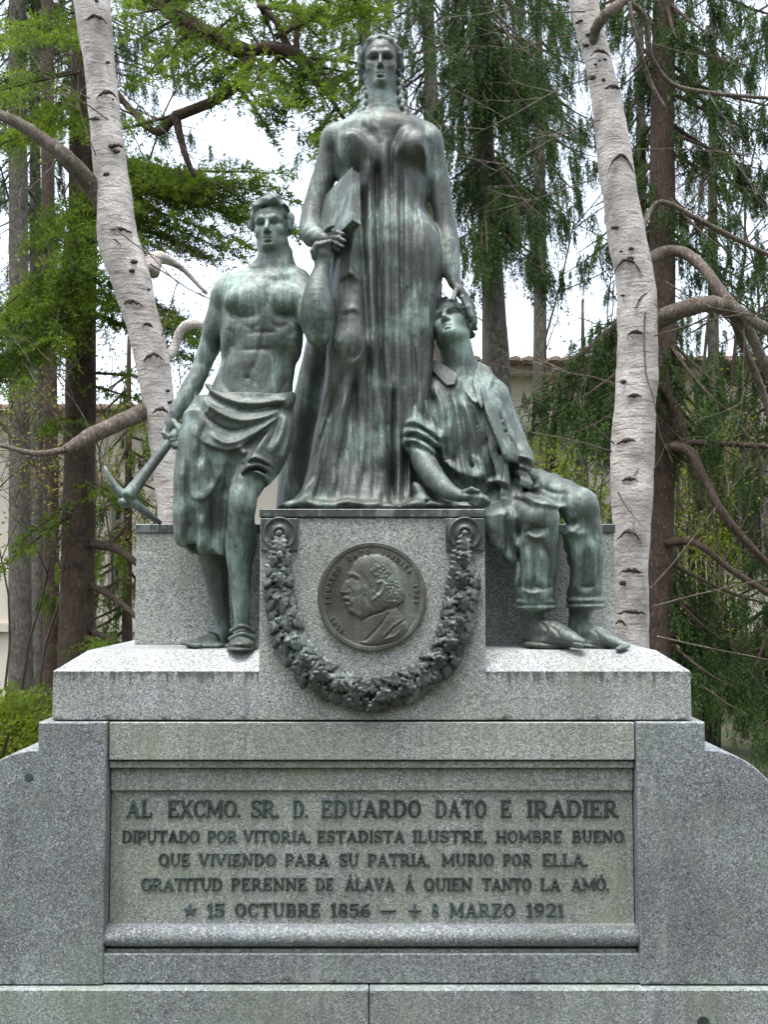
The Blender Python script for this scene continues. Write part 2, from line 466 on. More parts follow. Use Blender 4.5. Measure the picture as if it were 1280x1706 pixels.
# ---------------------------------------------------------------- sculpting: smooth solid modelling on a fine grid
class Sculpt:
    def __init__(s):
        s.ops = []
    def _add(s, lo, hi, fn, mode, k):
        s.ops.append((np.array(lo, dtype=np.float32), np.array(hi, dtype=np.float32), fn, mode, k))
    def cone(s, a, b, ra, rb, k=0.02, mode='u'):
        a = np.array(a, dtype=np.float32); b = np.array(b, dtype=np.float32)
        m = max(ra, rb) + k + 0.03
        ba = b-a; L2 = float(ba@ba)+1e-12
        def fn(p):
            pa = p-a
            t = np.clip((pa@ba)/L2, 0, 1)
            q = pa - t[:, None]*ba
            return np.sqrt((q*q).sum(1)) - (ra + t*(rb-ra))
        s._add(np.minimum(a, b)-m, np.maximum(a, b)+m, fn, mode, k)
        return s
    def chain(s, pts, k=0.02, mode='u', Yo=0.0):
        """one smooth tapering limb through (u, v, Y, radius in photo px)"""
        q = np.array([[*P(u, v, y+Yo), r*S(y)] for u, v, y, r in pts])
        if len(q) > 2:
            e = np.vstack([2*q[0]-q[1], q, 2*q[-1]-q[-2]]); out = []
            for i in range(1, len(e)-2):
                for t in np.linspace(0, 1, 4, endpoint=False):
                    out.append(0.5*((2*e[i])+(-e[i-1]+e[i+1])*t+(2*e[i-1]-5*e[i]+4*e[i+1]-e[i+2])*t*t+(-e[i-1]+3*e[i]-3*e[i+1]+e[i+2])*t**3))
            out.append(e[-2]); q = np.array(out)
            q[:, 3] = np.maximum(q[:, 3], 0.001)
        q = q.astype(np.float32)
        m = k+0.03
        def fn(p):
            d = np.full(len(p), 1e9, dtype=np.float32)
            for i in range(len(q)-1):
                a = q[i, :3]; ba = q[i+1, :3]-a; L2 = float(ba@ba)+1e-12
                pa = p-a
                t = np.clip((pa@ba)/L2, 0, 1)
                w = pa-t[:, None]*ba
                d = np.minimum(d, np.sqrt((w*w).sum(1))-(q[i, 3]+t*(q[i+1, 3]-q[i, 3])))
            return d
        s._add((q[:, :3]-q[:, 3:]).min(0)-m, (q[:, :3]+q[:, 3:]).max(0)+m, fn, mode, k)
        return s
    def wchain(s, pts, k=0.02, mode='u'):
        """pts: (world point, radius m)"""
        for (a, ra), (b, rb) in zip(pts[:-1], pts[1:]):
            s.cone(a, b, ra, rb, k, mode)
        return s
    def ell_w(s, c, r, M3=None, k=0.02, mode='u'):
        c = np.array(c, dtype=np.float32); r = np.array(r, dtype=np.float32)
        Mi = np.eye(3, dtype=np.float32) if M3 is None else np.array(M3, dtype=np.float32)   # columns: axes
        ext = np.sqrt(((Mi*r[None, :])**2).sum(1)) + k + 0.03
        def fn(p):
            q = (p-c)@Mi
            k0 = np.sqrt(((q/r)**2).sum(1)); k1 = np.sqrt(((q/(r*r))**2).sum(1))+1e-9
            return k0*(k0-1)/k1
        s._add(c-ext, c+ext, fn, mode, k)
        return s
    def ell(s, u, v, Y, ru, ry, rv, rot=0.0, k=0.02, mode='u'):
        """radii in photo px; rot: degrees, clockwise in the photo"""
        c = P(u, v, Y); sc = S(Y); a = R(rot)
        Mx = [[math.cos(a), 0, math.sin(a)], [0, 1, 0], [-math.sin(a), 0, math.cos(a)]]
        return s.ell_w(c, (ru*sc, ry*sc, rv*sc), Mx, k, mode)
    def loft(s, secs, k=0.02, mode='u', power=2.0):
        """secs: (v, uL, uR, Yc, half depth m), top to bottom; elliptical sections"""
        zs, cx, rx, cy, ry = [], [], [], [], []
        for v, uL, uR, Yc, hd in secs:
            a = P(uL, v, Yc); b = P(uR, v, Yc)
            zs.append(a.z); cx.append((a.x+b.x)/2); rx.append((b.x-a.x)/2); cy.append(Yc); ry.append(hd)
        o = np.argsort(zs)
        zs, cx, rx, cy, ry = [np.array(q, dtype=np.float32)[o] for q in (zs, cx, rx, cy, ry)]
        zt = np.linspace(zs[0], zs[-1], 160).astype(np.float32)
        def smooth(a):
            q = np.interp(zt, zs, a)
            kr = np.hanning(15); kr /= kr.sum()
            return np.convolve(np.pad(q, 7, mode='edge'), kr, 'valid').astype(np.float32)
        Cx, Rx, Cy, Ry = smooth(cx), smooth(rx), smooth(cy), smooth(ry)
        z0, z1 = float(zs[0]), float(zs[-1])
        def fn(p):
            z = p[:, 2]
            c_x = np.interp(z, zt, Cx); r_x = np.interp(z, zt, Rx); c_y = np.interp(z, zt, Cy); r_y = np.interp(z, zt, Ry)
            dx = (p[:, 0]-c_x); dy = (p[:, 1]-c_y)
            if power == 2.0:
                k0 = np.sqrt((dx/r_x)**2+(dy/r_y)**2)
            else:
                k0 = (np.abs(dx/r_x)**power+np.abs(dy/r_y)**power)**(1/power)
            k1 = np.sqrt((dx/r_x**2)**2+(dy/r_y**2)**2)+1e-6
            d = np.where(k0 > 0.3, k0*(k0-1)/k1, -0.7*np.minimum(r_x, r_y))
            dz = np.maximum(z0-z, z-z1)
            return np.maximum(d, dz).astype(np.float32)
        m = k+0.03
        s._add((float((Cx-Rx).min())-m, float((Cy-Ry).min())-m, z0-m), (float((Cx+Rx).max())+m, float((Cy+Ry).max())+m, z1+m), fn, mode, k)
        return s
    def box_w(s, c, half, M3, k=0.01, mode='u', rnd=0.004):
        c = np.array(c, dtype=np.float32); h = np.array(half, dtype=np.float32)-rnd; Mi = np.array(M3, dtype=np.float32)
        ext = np.abs(Mi)@np.array(half) + k + 0.03
        def fn(p):
            q = np.abs((p-c)@Mi)-h
            return np.sqrt((np.maximum(q, 0)**2).sum(1)) + np.minimum(q.max(1), 0) - rnd
        s._add(c-ext, c+ext, fn, mode, k)
        return s
    def flap(s, poly, th=0.012, k=0.006, mode='u', rnd=0.004, bow=0.0):
        """a piece of cloth: outline (u, v, Y); follows the plane through its corners, bowed towards the viewer by bow"""
        q = np.array(poly, dtype=np.float64)
        A = np.c_[q[:, 0], q[:, 1], np.ones(len(q))]
        co = np.linalg.lstsq(A, q[:, 2], rcond=None)[0]
        uv = q[:, :2].astype(np.float32); sc = S(float(q[:, 2].mean())); cen = uv.mean(0); ext = float(np.sqrt(((uv-cen)**2).sum(1)).max())
        def fn(p):
            u, v = project(p)
            w = np.stack([u, v], 1).astype(np.float32)
            d = np.full(len(p), 1e12, dtype=np.float32); sg = np.ones(len(p), dtype=np.float32)
            n = len(uv)
            for i in range(n):
                a, b = uv[i], uv[i-1]; e = b-a; wv = w-a
                t = np.clip((wv@e)/float(e@e), 0, 1); r_ = wv-t[:, None]*e
                d = np.minimum(d, (r_*r_).sum(1))
                c1 = w[:, 1] >= a[1]; c2 = w[:, 1] < b[1]; c3 = e[0]*wv[:, 1] > e[1]*wv[:, 0]
                sg = np.where((c1 & c2 & c3) | (~c1 & ~c2 & ~c3), -sg, sg)
            d2 = sg*np.sqrt(d)*sc + rnd
            yp = co[0]*u+co[1]*v+co[2]-bow*np.clip(1-((w-cen)**2).sum(1)/ext**2, 0, 1)
            dy = np.abs(p[:, 1]-yp)-th/2+rnd
            return (np.minimum(np.maximum(d2, dy), 0)+np.sqrt(np.maximum(d2, 0)**2+np.maximum(dy, 0)**2)-rnd).astype(np.float32)
        Am = [list(P(u, v, Y+dy)) for u, v, Y in poly for dy in (-0.06-abs(bow), 0.06)]
        s._add(np.min(Am, axis=0)-0.03, np.max(Am, axis=0)+0.03, fn, mode, k)
        return s
    def strokes(s, items, yback, fade=0.04, gain=1.0):
        """drawn folds: (kind, amp mm, width px, [(u,v)...]); ridges '+', grooves '-', overlapping edges 'e' (raised to the left
        of the drawing direction) on the surface in front of y = yback"""
        prep = []
        for kind, amp, w, pts in items:
            pts = np.array(pts, dtype=np.float32)
            if len(pts) > 2:                       # Catmull-Rom
                q = np.vstack([2*pts[0]-pts[1], pts, 2*pts[-1]-pts[-2]]); out = []
                for i in range(1, len(q)-2):
                    for t in np.linspace(0, 1, 4, endpoint=False):
                        out.append(0.5*((2*q[i])+(-q[i-1]+q[i+1])*t+(2*q[i-1]-5*q[i]+4*q[i+1]-q[i+2])*t*t+(-q[i-1]+3*q[i]-3*q[i+1]+q[i+2])*t**3))
                out.append(q[-2]); pts = np.array(out, dtype=np.float32)
            seg = np.sqrt(((pts[1:]-pts[:-1])**2).sum(1)); cum = np.concatenate([[0], np.cumsum(seg)])
            reach = w*(3.0 if kind != 'e' else 4.5)
            prep.append((kind, amp*0.001*gain, w, pts, cum, pts.min(0)-reach, pts.max(0)+reach))
        allp = np.vstack([np.array([a, b]) for *_x, a, b in prep])
        lo2, hi2 = allp.min(0), allp.max(0)
        def fn(p):
            u, v = project(p)
            uv = np.stack([u, v], 1).astype(np.float32)
            out = np.zeros(len(p), dtype=np.float32)
            front = np.clip((yback-p[:, 1])/fade, 0, 1)
            for kind, amp, w, pts, cum, lo, hi in prep:
                m = np.nonzero((uv[:, 0] > lo[0]) & (uv[:, 0] < hi[0]) & (uv[:, 1] > lo[1]) & (uv[:, 1] < hi[1]) & (front > 0))[0]
                if len(m) == 0: continue
                q = uv[m]; best = np.full(len(m), 1e9, dtype=np.float32); arc = np.zeros(len(m), dtype=np.float32); side = np.zeros(len(m), dtype=np.float32)
                for i in range(len(pts)-1):
                    d = pts[i+1]-pts[i]; L2 = float(d@d)+1e-9
                    pa = q-pts[i]; t = np.clip((pa@d)/L2, 0, 1)
                    r_ = pa-t[:, None]*d
                    dd = (r_*r_).sum(1)
                    b = dd < best
                    best = np.where(b, dd, best); arc = np.where(b, cum[i]+t*math.sqrt(L2), arc)
                    side = np.where(b, d[0]*pa[:, 1]-d[1]*pa[:, 0], side)
                dist = np.sqrt(best)
                L = cum[-1]
                tl = min(0.3*L, 4*w)+1e-6
                tap = np.clip(np.minimum(arc, L-arc)/tl, 0, 1); tap = 0.12+0.88*tap*tap*(3-2*tap)
                if kind == 'e':
                    sd = dist*np.sign(-side)
                    pr = np.where(sd > 0, np.exp(-(sd/(w*2.2))**2), np.exp(-(sd/(0.35*w))**2))
                    out[m] -= amp*pr*tap
                else:
                    pr = np.exp(-(dist/w)**2) if kind == '+' else np.exp(0.3-np.sqrt(2.2*(dist/w)**2+0.09))
                    out[m] += (amp if kind == '-' else -amp)*pr*tap
            return out*front
        # bounding box in the world
        A = [P(uu, vv, Y) for uu in (lo2[0], hi2[0]) for vv in (lo2[1], hi2[1]) for Y in (yback, yback-0.6)]
        lo = np.min([list(a) for a in A], axis=0); hi = np.max([list(a) for a in A], axis=0)
        s._add(lo, hi, fn, 'd', 0.0)
        return s
    def disp(s, fn, lo, hi):
        s._add(lo, hi, fn, 'd', 0.0)
        return s
    def ev(s, p):
        lo, hi = p.min(0), p.max(0)
        d = np.full(len(p), 0.5, dtype=np.float32)
        for blo, bhi, fn, mode, k in s.ops:
            if (blo > hi).any() or (bhi < lo).any(): continue
            m = np.nonzero(((p > blo) & (p < bhi)).all(1))[0]
            if len(m) == 0: continue
            dn = fn(p[m]).astype(np.float32); do = d[m]
            if mode == 'u':
                h = np.clip(0.5+0.5*(do-dn)/k, 0, 1)
                d[m] = do*(1-h)+dn*h-k*h*(1-h)
            elif mode == 's':
                h = np.clip(0.5-0.5*(do+dn)/k, 0, 1)
                d[m] = do*(1-h)-dn*h+k*h*(1-h)
            else:
                d[m] = do+dn
        return d
    def bounds(s):
        lo = np.min([o[0] for o in s.ops if o[3] == 'u'], axis=0); hi = np.max([o[1] for o in s.ops if o[3] == 'u'], axis=0)
        return lo, hi
    def polygonise(s, h, lo=None, hi=None, n=4, band=0.006):
        if lo is None: lo, hi = s.bounds()
        lo = np.array(lo, dtype=np.float64); hi = np.array(hi, dtype=np.float64)
        N = np.ceil((hi-lo)/(h*n)).astype(int)+1            # coarse cells x,y,z
        c = h*n
        D = np.ones((N[2]*n, N[1]*n, N[0]*n), dtype=np.float32)
        off = np.arange(n)
        oz, oy, ox = np.meshgrid(off, off, off, indexing='ij')
        oo = np.stack([ox.ravel(), oy.ravel(), oz.ravel()], 1)
        gy, gx = np.meshgrid(np.arange(N[1]), np.arange(N[0]), indexing='ij')
        gxy = np.stack([gx.ravel(), gy.ravel()], 1)
        for kz in range(N[2]):
            ctr = np.empty((len(gxy), 3), dtype=np.float32)
            ctr[:, 0] = lo[0]+(gxy[:, 0]*n+(n-1)/2)*h; ctr[:, 1] = lo[1]+(gxy[:, 1]*n+(n-1)/2)*h
            ctr[:, 2] = lo[2]+(kz*n+(n-1)/2)*h
            dc = s.ev(ctr)
            neg = np.nonzero(dc < 0)[0]
            for ix, iy in gxy[neg]:
                D[kz*n:kz*n+n, iy*n:iy*n+n, ix*n:ix*n+n] = -1
            act = np.nonzero(np.abs(dc) < c*1.1+band)[0]
            if len(act) == 0: continue
            ijk = np.concatenate([gxy[act]*n, np.full((len(act), 1), kz*n)], 1)
            pts = (ijk[:, None, :]+oo[None]).reshape(-1, 3)
            d = s.ev((lo+pts*h).astype(np.float32))
            D[pts[:, 2], pts[:, 1], pts[:, 0]] = d
        ins = D < 0
        cnt = np.zeros(tuple(q-1 for q in D.shape), dtype=np.uint8)
        for a in (0, 1):
            for b in (0, 1):
                for e in (0, 1):
                    cnt += ins[a:a+cnt.shape[0], b:b+cnt.shape[1], e:e+cnt.shape[2]]
        act = (cnt > 0) & (cnt < 8)
        Z, Y, X = np.nonzero(act)
        ids = np.full(cnt.shape, -1, dtype=np.int32); ids[Z, Y, X] = np.arange(len(Z), dtype=np.int32)
        acc = np.zeros((len(Z), 3)); num = np.zeros(len(Z))
        cor = [(a, b, e) for a in (0, 1) for b in (0, 1) for e in (0, 1)]
        for i, A in enumerate(cor):
            for B in cor[i+1:]:
                if sum(abs(p-q) for p, q in zip(A, B)) != 1: continue
                da = D[Z+A[0], Y+A[1], X+A[2]]; db = D[Z+B[0], Y+B[1], X+B[2]]
                m = (da < 0) != (db < 0)
                t = np.where(m, da/np.where(m, da-db, 1), 0)
                for ax, (pa, pb) in enumerate(((A[2], B[2]), (A[1], B[1]), (A[0], B[0]))):
                    acc[:, ax] += np.where(m, pa+t*(pb-pa), 0)
                num += m
        V = acc/num[:, None]
        V = lo + (V+np.stack([X, Y, Z], 1))*h
        faces = []
        # x edges
        a, b = ins[1:-1, 1:-1, :-1], ins[1:-1, 1:-1, 1:]
        z, y, x = np.nonzero(a != b); z += 1; y += 1
        q = np.stack([ids[z-1, y-1, x], ids[z-1, y, x], ids[z, y, x], ids[z, y-1, x]], 1)
        f = ins[z, y, x]; q[~f] = q[~f][:, ::-1]; faces.append(q)
        a, b = ins[1:-1, :-1, 1:-1], ins[1:-1, 1:, 1:-1]
        z, y, x = np.nonzero(a != b); z += 1; x += 1
        q = np.stack([ids[z-1, y, x-1], ids[z, y, x-1], ids[z, y, x], ids[z-1, y, x]], 1)
        f = ins[z, y, x]; q[~f] = q[~f][:, ::-1]; faces.append(q)
        a, b = ins[:-1, 1:-1, 1:-1], ins[1:, 1:-1, 1:-1]
        z, y, x = np.nonzero(a != b); y += 1; x += 1
        q = np.stack([ids[z, y-1, x-1], ids[z, y-1, x], ids[z, y, x], ids[z, y, x-1]], 1)
        f = ins[z, y, x]; q[~f] = q[~f][:, ::-1]; faces.append(q)
        Fq = np.concatenate(faces)
        return V, Fq
    def mesh(s, name, h, boxes=(), hf=0.0029):
        V, Fq = s.polygonise(h)
        VV, FF = [], []
        if boxes:
            cen = V[Fq].mean(1); keep = np.ones(len(Fq), dtype=bool)
            for lo, hi in boxes:
                lo = np.array(lo); hi = np.array(hi)
                keep &= ~((cen > lo+h*1.2) & (cen < hi-h*1.2)).all(1)
            Fq = Fq[keep]
        VV.append(V); FF.append(Fq); n = len(V)
        for lo, hi in boxes:
            v2, f2 = s.polygonise(hf, lo, hi)
            cen = v2[f2].mean(1)
            f2 = f2[((cen > np.array(lo)) & (cen < np.array(hi))).all(1)]
            VV.append(v2); FF.append(f2+n); n += len(v2)
        V = np.concatenate(VV); Fq = np.concatenate(FF)
        used = np.zeros(len(V), dtype=bool); used[Fq.ravel()] = True
        mp = np.cumsum(used)-1
        return mesh_np(name, V[used], mp[Fq])

def worked(s, heads=(), amp=0.0011, zs=26.0):
    """hand-worked clay surface"""
    lo, hi = s.bounds()
    def fn(p):
        n = noise3(p[:, 0]*34, p[:, 1]*34, p[:, 2]*zs)+0.8*noise3(p[:, 0]*75+3, p[:, 1]*75, p[:, 2]*zs*2)
        m = np.ones(len(p), dtype=np.float32)
        for a, b in heads:
            m = np.where(((p > a) & (p < b)).all(1), 0.25, m)
        return (amp*n*m).astype(np.float32)
    s.disp(fn, lo, hi)

def box_uv(u0, u1, v0, v1, Y0, Y1):
    A = [P(u, v, Y) for u in (u0, u1) for v in (v0, v1) for Y in (Y0, Y1)]
    return np.min([list(a) for a in A], axis=0), np.max([list(a) for a in A], axis=0)

def rot_head(yaw, pitch, roll):
    """columns: right in the photo, face direction, crown direction; yaw>0 turns the face to photo right, pitch>0 looks up, roll>0 tilts the crown to photo right"""
    base = Matrix(((1, 0, 0), (0, -1, 0), (0, 0, 1)))       # right, face (-y), up
    Ry = Matrix.Rotation(R(yaw), 3, 'Z'); Rp = Matrix.Rotation(-R(pitch), 3, 'X'); Rr = Matrix.Rotation(R(roll), 3, 'Y')
    return np.array(Rr @ Ry @ Rp @ base)

def head(s, o, h, M3, male=True, wx=1.0, mouth=0.0):
    """o: world point below the chin on the head's axis; h: chin to crown; M3 columns right, face, crown; wx: breadth"""
    o = np.array(o); M3 = np.array(M3)
    def W(x, y, z): return o + M3 @ np.array((x*h*wx, y*h, z*h))
    def E(x, y, z, a, b, c, kk=0.03, mode='u'): s.ell_w(W(x, y, z), (a*h*wx, b*h, c*h), M3, kk*h, mode)
    def C(p, q, ra, rb, kk=0.03, mode='u'): s.cone(W(*p), W(*q), ra*h, rb*h, kk*h, mode)
    f = 0.0 if male else 1.0
    E(0, -0.10, 0.66, 0.31, 0.40, 0.335, 0.06)
    E(0, 0.07, 0.68, 0.285, 0.28, 0.26, 0.08)            # forehead
    E(0, 0.03, 0.42, 0.275, 0.29, 0.34, 0.10)             # face mass
    jx = 0.185-0.02*f
    for sx in (-1, 1):
        C((sx*jx, -0.02, 0.23+0.03*f), (sx*0.05, 0.22, 0.085), 0.095, 0.085, 0.10)     # jaw
    E(0, 0.25, 0.085, 0.095-0.01*f, 0.085, 0.08, 0.08)     # chin
    E(0, 0.20, 0.25, 0.16, 0.13, 0.13, 0.10)               # muzzle
    for sx in (-1, 1):
        E(sx*0.175, 0.19, 0.39, 0.085+.012*f, 0.08, 0.08+.02*f, 0.12)    # cheek bone
        E(sx*0.135, 0.375, 0.508, 0.100, 0.145, 0.060, 0.04, 's')     # socket
        E(sx*0.130, 0.203, 0.497, 0.074, 0.075, 0.052, 0.012)          # eyeball
        C((sx*0.065, 0.270, 0.508), (sx*0.13, 0.298, 0.530), 0.012, 0.015, 0.015)      # upper lid
        C((sx*0.13, 0.298, 0.530), (sx*0.200, 0.255, 0.508), 0.015, 0.012, 0.015)
        C((sx*0.035, 0.325-.012*f, 0.575), (sx*0.14, 0.318-.012*f, 0.592), 0.034-.005*f, 0.034-.005*f, 0.07+.02*f)       # brow
        C((sx*0.14, 0.318-.012*f, 0.592), (sx*0.235, 0.225, 0.570), 0.034-.005*f, 0.028, 0.07+.02*f)
        E(sx*(0.048-.008*f), 0.365-.01*f, 0.312, 0.032-.006*f, 0.045, 0.028, 0.03)              # wing of the nose
        E(sx*0.298, -0.04, 0.45, 0.028, 0.065, 0.10, 0.02)               # ear
        E(sx*0.318, -0.03, 0.46, 0.018, 0.033, 0.055, 0.015, 's')
    C((0, 0.318, 0.57), (0, 0.425-.015*f, 0.345), 0.032-.004*f, 0.042-.007*f, 0.035)           # nose
    E(0, 0.415, 0.325, 0.038, 0.045, 0.034, 0.03)
    for sx in (-1, 1):
        C((sx*0.085, 0.275, 0.202), (0, 0.330, 0.220), 0.016, 0.026, 0.02)    # lips
        C((sx*0.065, 0.275, 0.166-mouth), (0, 0.320, 0.158-mouth), 0.018, 0.030, 0.02)
        C((sx*0.10, 0.28, 0.188-mouth/2), (0, 0.365, 0.190-mouth/2), 0.008, 0.010+mouth*0.5, 0.012, 's')
    E(0, 0.335, 0.116-mouth, 0.07, 0.035, 0.02, 0.03, 's')
    return W, E, C

def curls(s, W, o, h, M3, amp=0.05, freq=8.0, wx=1.0, seed=0.0):
    """broken-up locks over the hair of a head"""
    o = np.array(o, dtype=np.float32); Mf = np.array(M3, dtype=np.float32)
    def fn(p):
        q = (p-o)@Mf/h
        m = np.clip((q[:, 2]-0.9*q[:, 1]-0.50)/0.10, 0, 1)*np.clip((q[:, 2]-0.38)/0.08, 0, 1)
        w = noise3(q[:, 0]*3+seed, q[:, 1]*3, q[:, 2]*3)*1.2
        a = noise3(q[:, 0]*freq/wx+w+seed, q[:, 1]*freq+w, q[:, 2]*freq*.8-w)
        b = noise3(q[:, 0]*freq*2+seed, q[:, 1]*freq*2+w, q[:, 2]*freq*1.6)
        return (-h*m*amp*((1-2.2*np.abs(a))*0.8+0.4*b)).astype(np.float32)
    c = np.array(W(0, 0, .6)); s.disp(fn, c-0.75*h, c+0.75*h)

def finger(s, pts, r, k=0.006):
    """world points along a finger, from the knuckle to the tip; r in metres"""
    n = len(pts)
    for i in range(n-1):
        s.cone(pts[i], pts[i+1], r*(1-0.12*i), r*(1-0.12*(i+1)), k)
# ---------------------------------------------------------------- standing woman
def build_woman():
    s = Sculpt()
    # gown and body
    s.loft([(190, 603, 672, .45, .06), (207, 572, 704, .45, .085), (228, 553, 722, .445, .105), (262, 553, 722, .435, .115), (300, 562, 717, .435, .112),
            (345, 567, 711, .43, .108), (385, 563, 720, .425, .118), (435, 556, 728, .42, .135), (485, 553, 727, .41, .145), (540, 550, 719, .40, .15),
            (610, 543, 702, .395, .15), (690, 532, 690, .39, .16), (770, 514, 684, .39, .185), (825, 494, 694, .39, .225), (851, 476, 708, .39, .255)], k=.02)
    # standing leg (photo right) and the bent knee (photo left) under the cloth
    s.chain([(690, 440, .385, 40), (688, 560, .37, 36), (680, 700, .35, 34)], k=.04)
    s.chain([(588, 440, .37, 38), (587, 520, .30, 37), (584, 570, .258, 33)], k=.07)
    s.chain([(583, 585, .275, 30), (574, 640, .29, 32), (562, 720, .30, 34), (548, 810, .30, 36)], k=.06)
    s.ell(645, 410, .345, 60, 26, 60, k=.08)       # belly
    s.ell(697, 430, .38, 34, 34, 70, k=.08)        # hip
    # breasts under the cloth
    s.ell(588, 250, .35, 28, 24, 27, k=.045)
    s.ell(692, 245, .35, 29, 24, 28, k=.045)
    # cloak falling behind on the left, and cloth on the right behind the seated man
    s.chain([(552, 470, .56, 20), (532, 580, .58, 24), (512, 680, .60, 27), (494, 780, .60, 28), (486, 850, .58, 26)], k=.03)
    s.chain([(700, 700, .50, 36), (730, 800, .52, 40), (760, 850, .54, 36)], k=.05)
    s.chain([(690, 640, .44, 30), (700, 760, .44, 34), (712, 850, .44, 30)], k=.05)
    # cloth: irregular vertical waver
    def waver(p):
        u, v = project(p)
        w = np.clip((v-215)/40, 0, 1)*np.clip((0.5-p[:, 1])/0.08, 0, 1)
        low = np.clip((v-430)/250, 0, 1)
        n = noise3(u/13.0, v/190.0, p[:, 1]*3+2)
        n2 = noise3(u/26.0+7, v/260.0, p[:, 1]*2+5)
        return -(w*(0.0020*n + low*0.012*n2)).astype(np.float32)
    lo, hi = box_uv(440, 800, 190, 856, 0.05, 0.60)
    s.disp(waver, lo, hi)
    s.strokes([
        ('e', 11, 7, [(617, 300), (613, 250), (600, 226), (585, 219), (570, 226), (561, 240)]),
        ('-', 9, 6, [(561, 236), (553, 262), (548, 300), (547, 330)]),
        ('-', 6, 6, [(598, 206), (612, 214), (622, 232)]), ('+', 5, 5, [(618, 204), (630, 216), (636, 240)]),
        ('-', 5, 5, [(672, 204), (662, 220), (656, 250)]), ('+', 5, 6, [(686, 208), (672, 226), (668, 260)]),
        ('-', 13, 9, [(602, 300), (604, 400), (607, 480), (612, 560), (616, 640), (612, 740), (604, 820)]),
        ('-', 20, 8, [(629, 260), (629, 340), (631, 440), (634, 560), (640, 650), (649, 760), (655, 842)]),
        ('-', 8, 6, [(651, 230), (652, 330), (653, 450), (655, 560), (654, 640)]),
        ('-', 10, 8, [(668, 260), (669, 350), (669, 450), (670, 560), (674, 650), (676, 760), (673, 842)]),
        ('-', 14, 10, [(591, 615), (592, 700), (597, 780), (602, 838)]),
        ('-', 11, 11, [(560, 630), (549, 720), (534, 800), (527, 838)]),
        ('-', 16, 5, [(656, 640), (654, 740), (653, 842)]),
        ('-', 10, 8, [(684, 545), (690, 600), (692, 660), (690, 760)]),
        ('-', 10, 9, [(630, 690), (626, 780), (620, 840)]),
        ('-', 10, 10, [(520, 690), (508, 770), (494, 836)]),
        ('+', 11, 8, [(616, 260), (616, 400), (620, 500), (625, 600), (632, 700), (636, 790)]),
        ('+', 12, 9, [(641, 225), (641, 350), (643, 450), (646, 600), (646, 700), (641, 790)]),
        ('+', 8, 6, [(660, 235), (660, 350), (662, 500), (664, 650), (665, 780), (663, 840)]),
        ('+', 7, 7, [(678, 290), (679, 420), (680, 500)]),
        ('+', 6, 9, [(706, 360), (704, 450), (699, 520)]),
        ('-', 6, 9, [(691, 330), (690, 440), (691, 510)]),
        ('+', 12, 10, [(577, 640), (567, 720), (556, 800), (548, 838)]),
        ('+', 11, 9, [(604, 690), (602, 760), (590, 835)]),
        ('+', 9, 7, [(682, 690), (684, 760), (682, 840)]),
        ('+', 11, 10, [(538, 690), (524, 770), (508, 838)]),
        ('-', 17, 5, [(708, 224), (717, 250), (721, 290), (720, 325), (712, 356)]),
        ('+', 7, 5, [(702, 232), (709, 262), (711, 300)]),
        ('+', 6, 6, [(560, 470), (585, 454), (608, 474)]),
        ('-', 8, 8, [(575, 392), (560, 440), (553, 500)]), ('+', 7, 7, [(590, 392), (583, 440), (590, 480)]),
        ('e', 5, 8, [(609, 552), (606, 584), (592, 602), (576, 603)]),
        ('+', 4, 5, [(568, 522), (588, 513), (606, 524)]), ('+', 4, 5, [(565, 560), (560, 590)]),
    ], yback=.44, fade=.06, gain=1.85)
    # hem pooling on the plinth
    for (u, v, Y, ru, ry, rv, rot) in ((486, 842, .24, 24, 40, 8, -10), (520, 840, .17, 22, 30, 11, 8), (552, 843, .13, 24, 22, 7, -4), (590, 842, .13, 22, 20, 8, 5), (622, 843, .125, 20, 18, 8, -6),
                                       (648, 845, .14, 16, 20, 6, 4), (690, 842, .17, 24, 24, 9, -8), (730, 842, .22, 30, 34, 9, 6), (772, 845, .28, 34, 40, 8, 0), (506, 824, .21, 9, 16, 24, 22), (700, 822, .2, 9, 14, 22, -30)):
        s.ell(u, v, Y, ru, ry, rv, rot=rot, k=.03)
    s.strokes([('-', 10, 7, [(578, 612), (550, 690), (515, 785), (490, 838)]), ('+', 9, 7, [(590, 612), (566, 700), (532, 800), (515, 838)]), ('-', 9, 6, [(596, 610), (580, 700), (556, 800)]),
               ('-', 8, 5, [(575, 690), (568, 760), (560, 830)]), ('+', 8, 6, [(585, 700), (580, 770), (572, 835)]), ('-', 9, 5, [(545, 760), (532, 810), (520, 840)]), ('+', 8, 5, [(612, 650), (616, 720), (612, 790)]),
               ('-', 7, 4, [(645, 560), (648, 640), (646, 720)]), ('+', 7, 5, [(690, 560), (699, 620), (700, 690)]), ('-', 7, 5, [(700, 540), (705, 600), (702, 650)]), ('-', 6, 4, [(610, 420), (613, 500), (617, 560)]),
               ('+', 5, 5, [(572, 400), (566, 450), (562, 500)]), ('-', 6, 5, [(680, 330), (683, 420), (684, 500)]), ('-', 5, 4, [(640, 300), (636, 400), (638, 500)]), ('+', 5, 4, [(652, 300), (650, 420), (651, 520)]),
               ('-', 6, 5, [(600, 270), (596, 330), (598, 380)]), ('+', 5, 5, [(700, 290), (698, 340), (706, 390)]), ('-', 5, 5, [(716, 400), (716, 470), (708, 530)]), ('-', 8, 6, [(525, 640), (512, 720), (496, 800)]), ('+', 8, 7, [(515, 640), (500, 730), (482, 830)])], yback=.50, fade=.06, gain=1.3)
    s.chain([(720, 780, .42, 34), (760, 838, .40, 36), (800, 850, .46, 22)], k=.03)
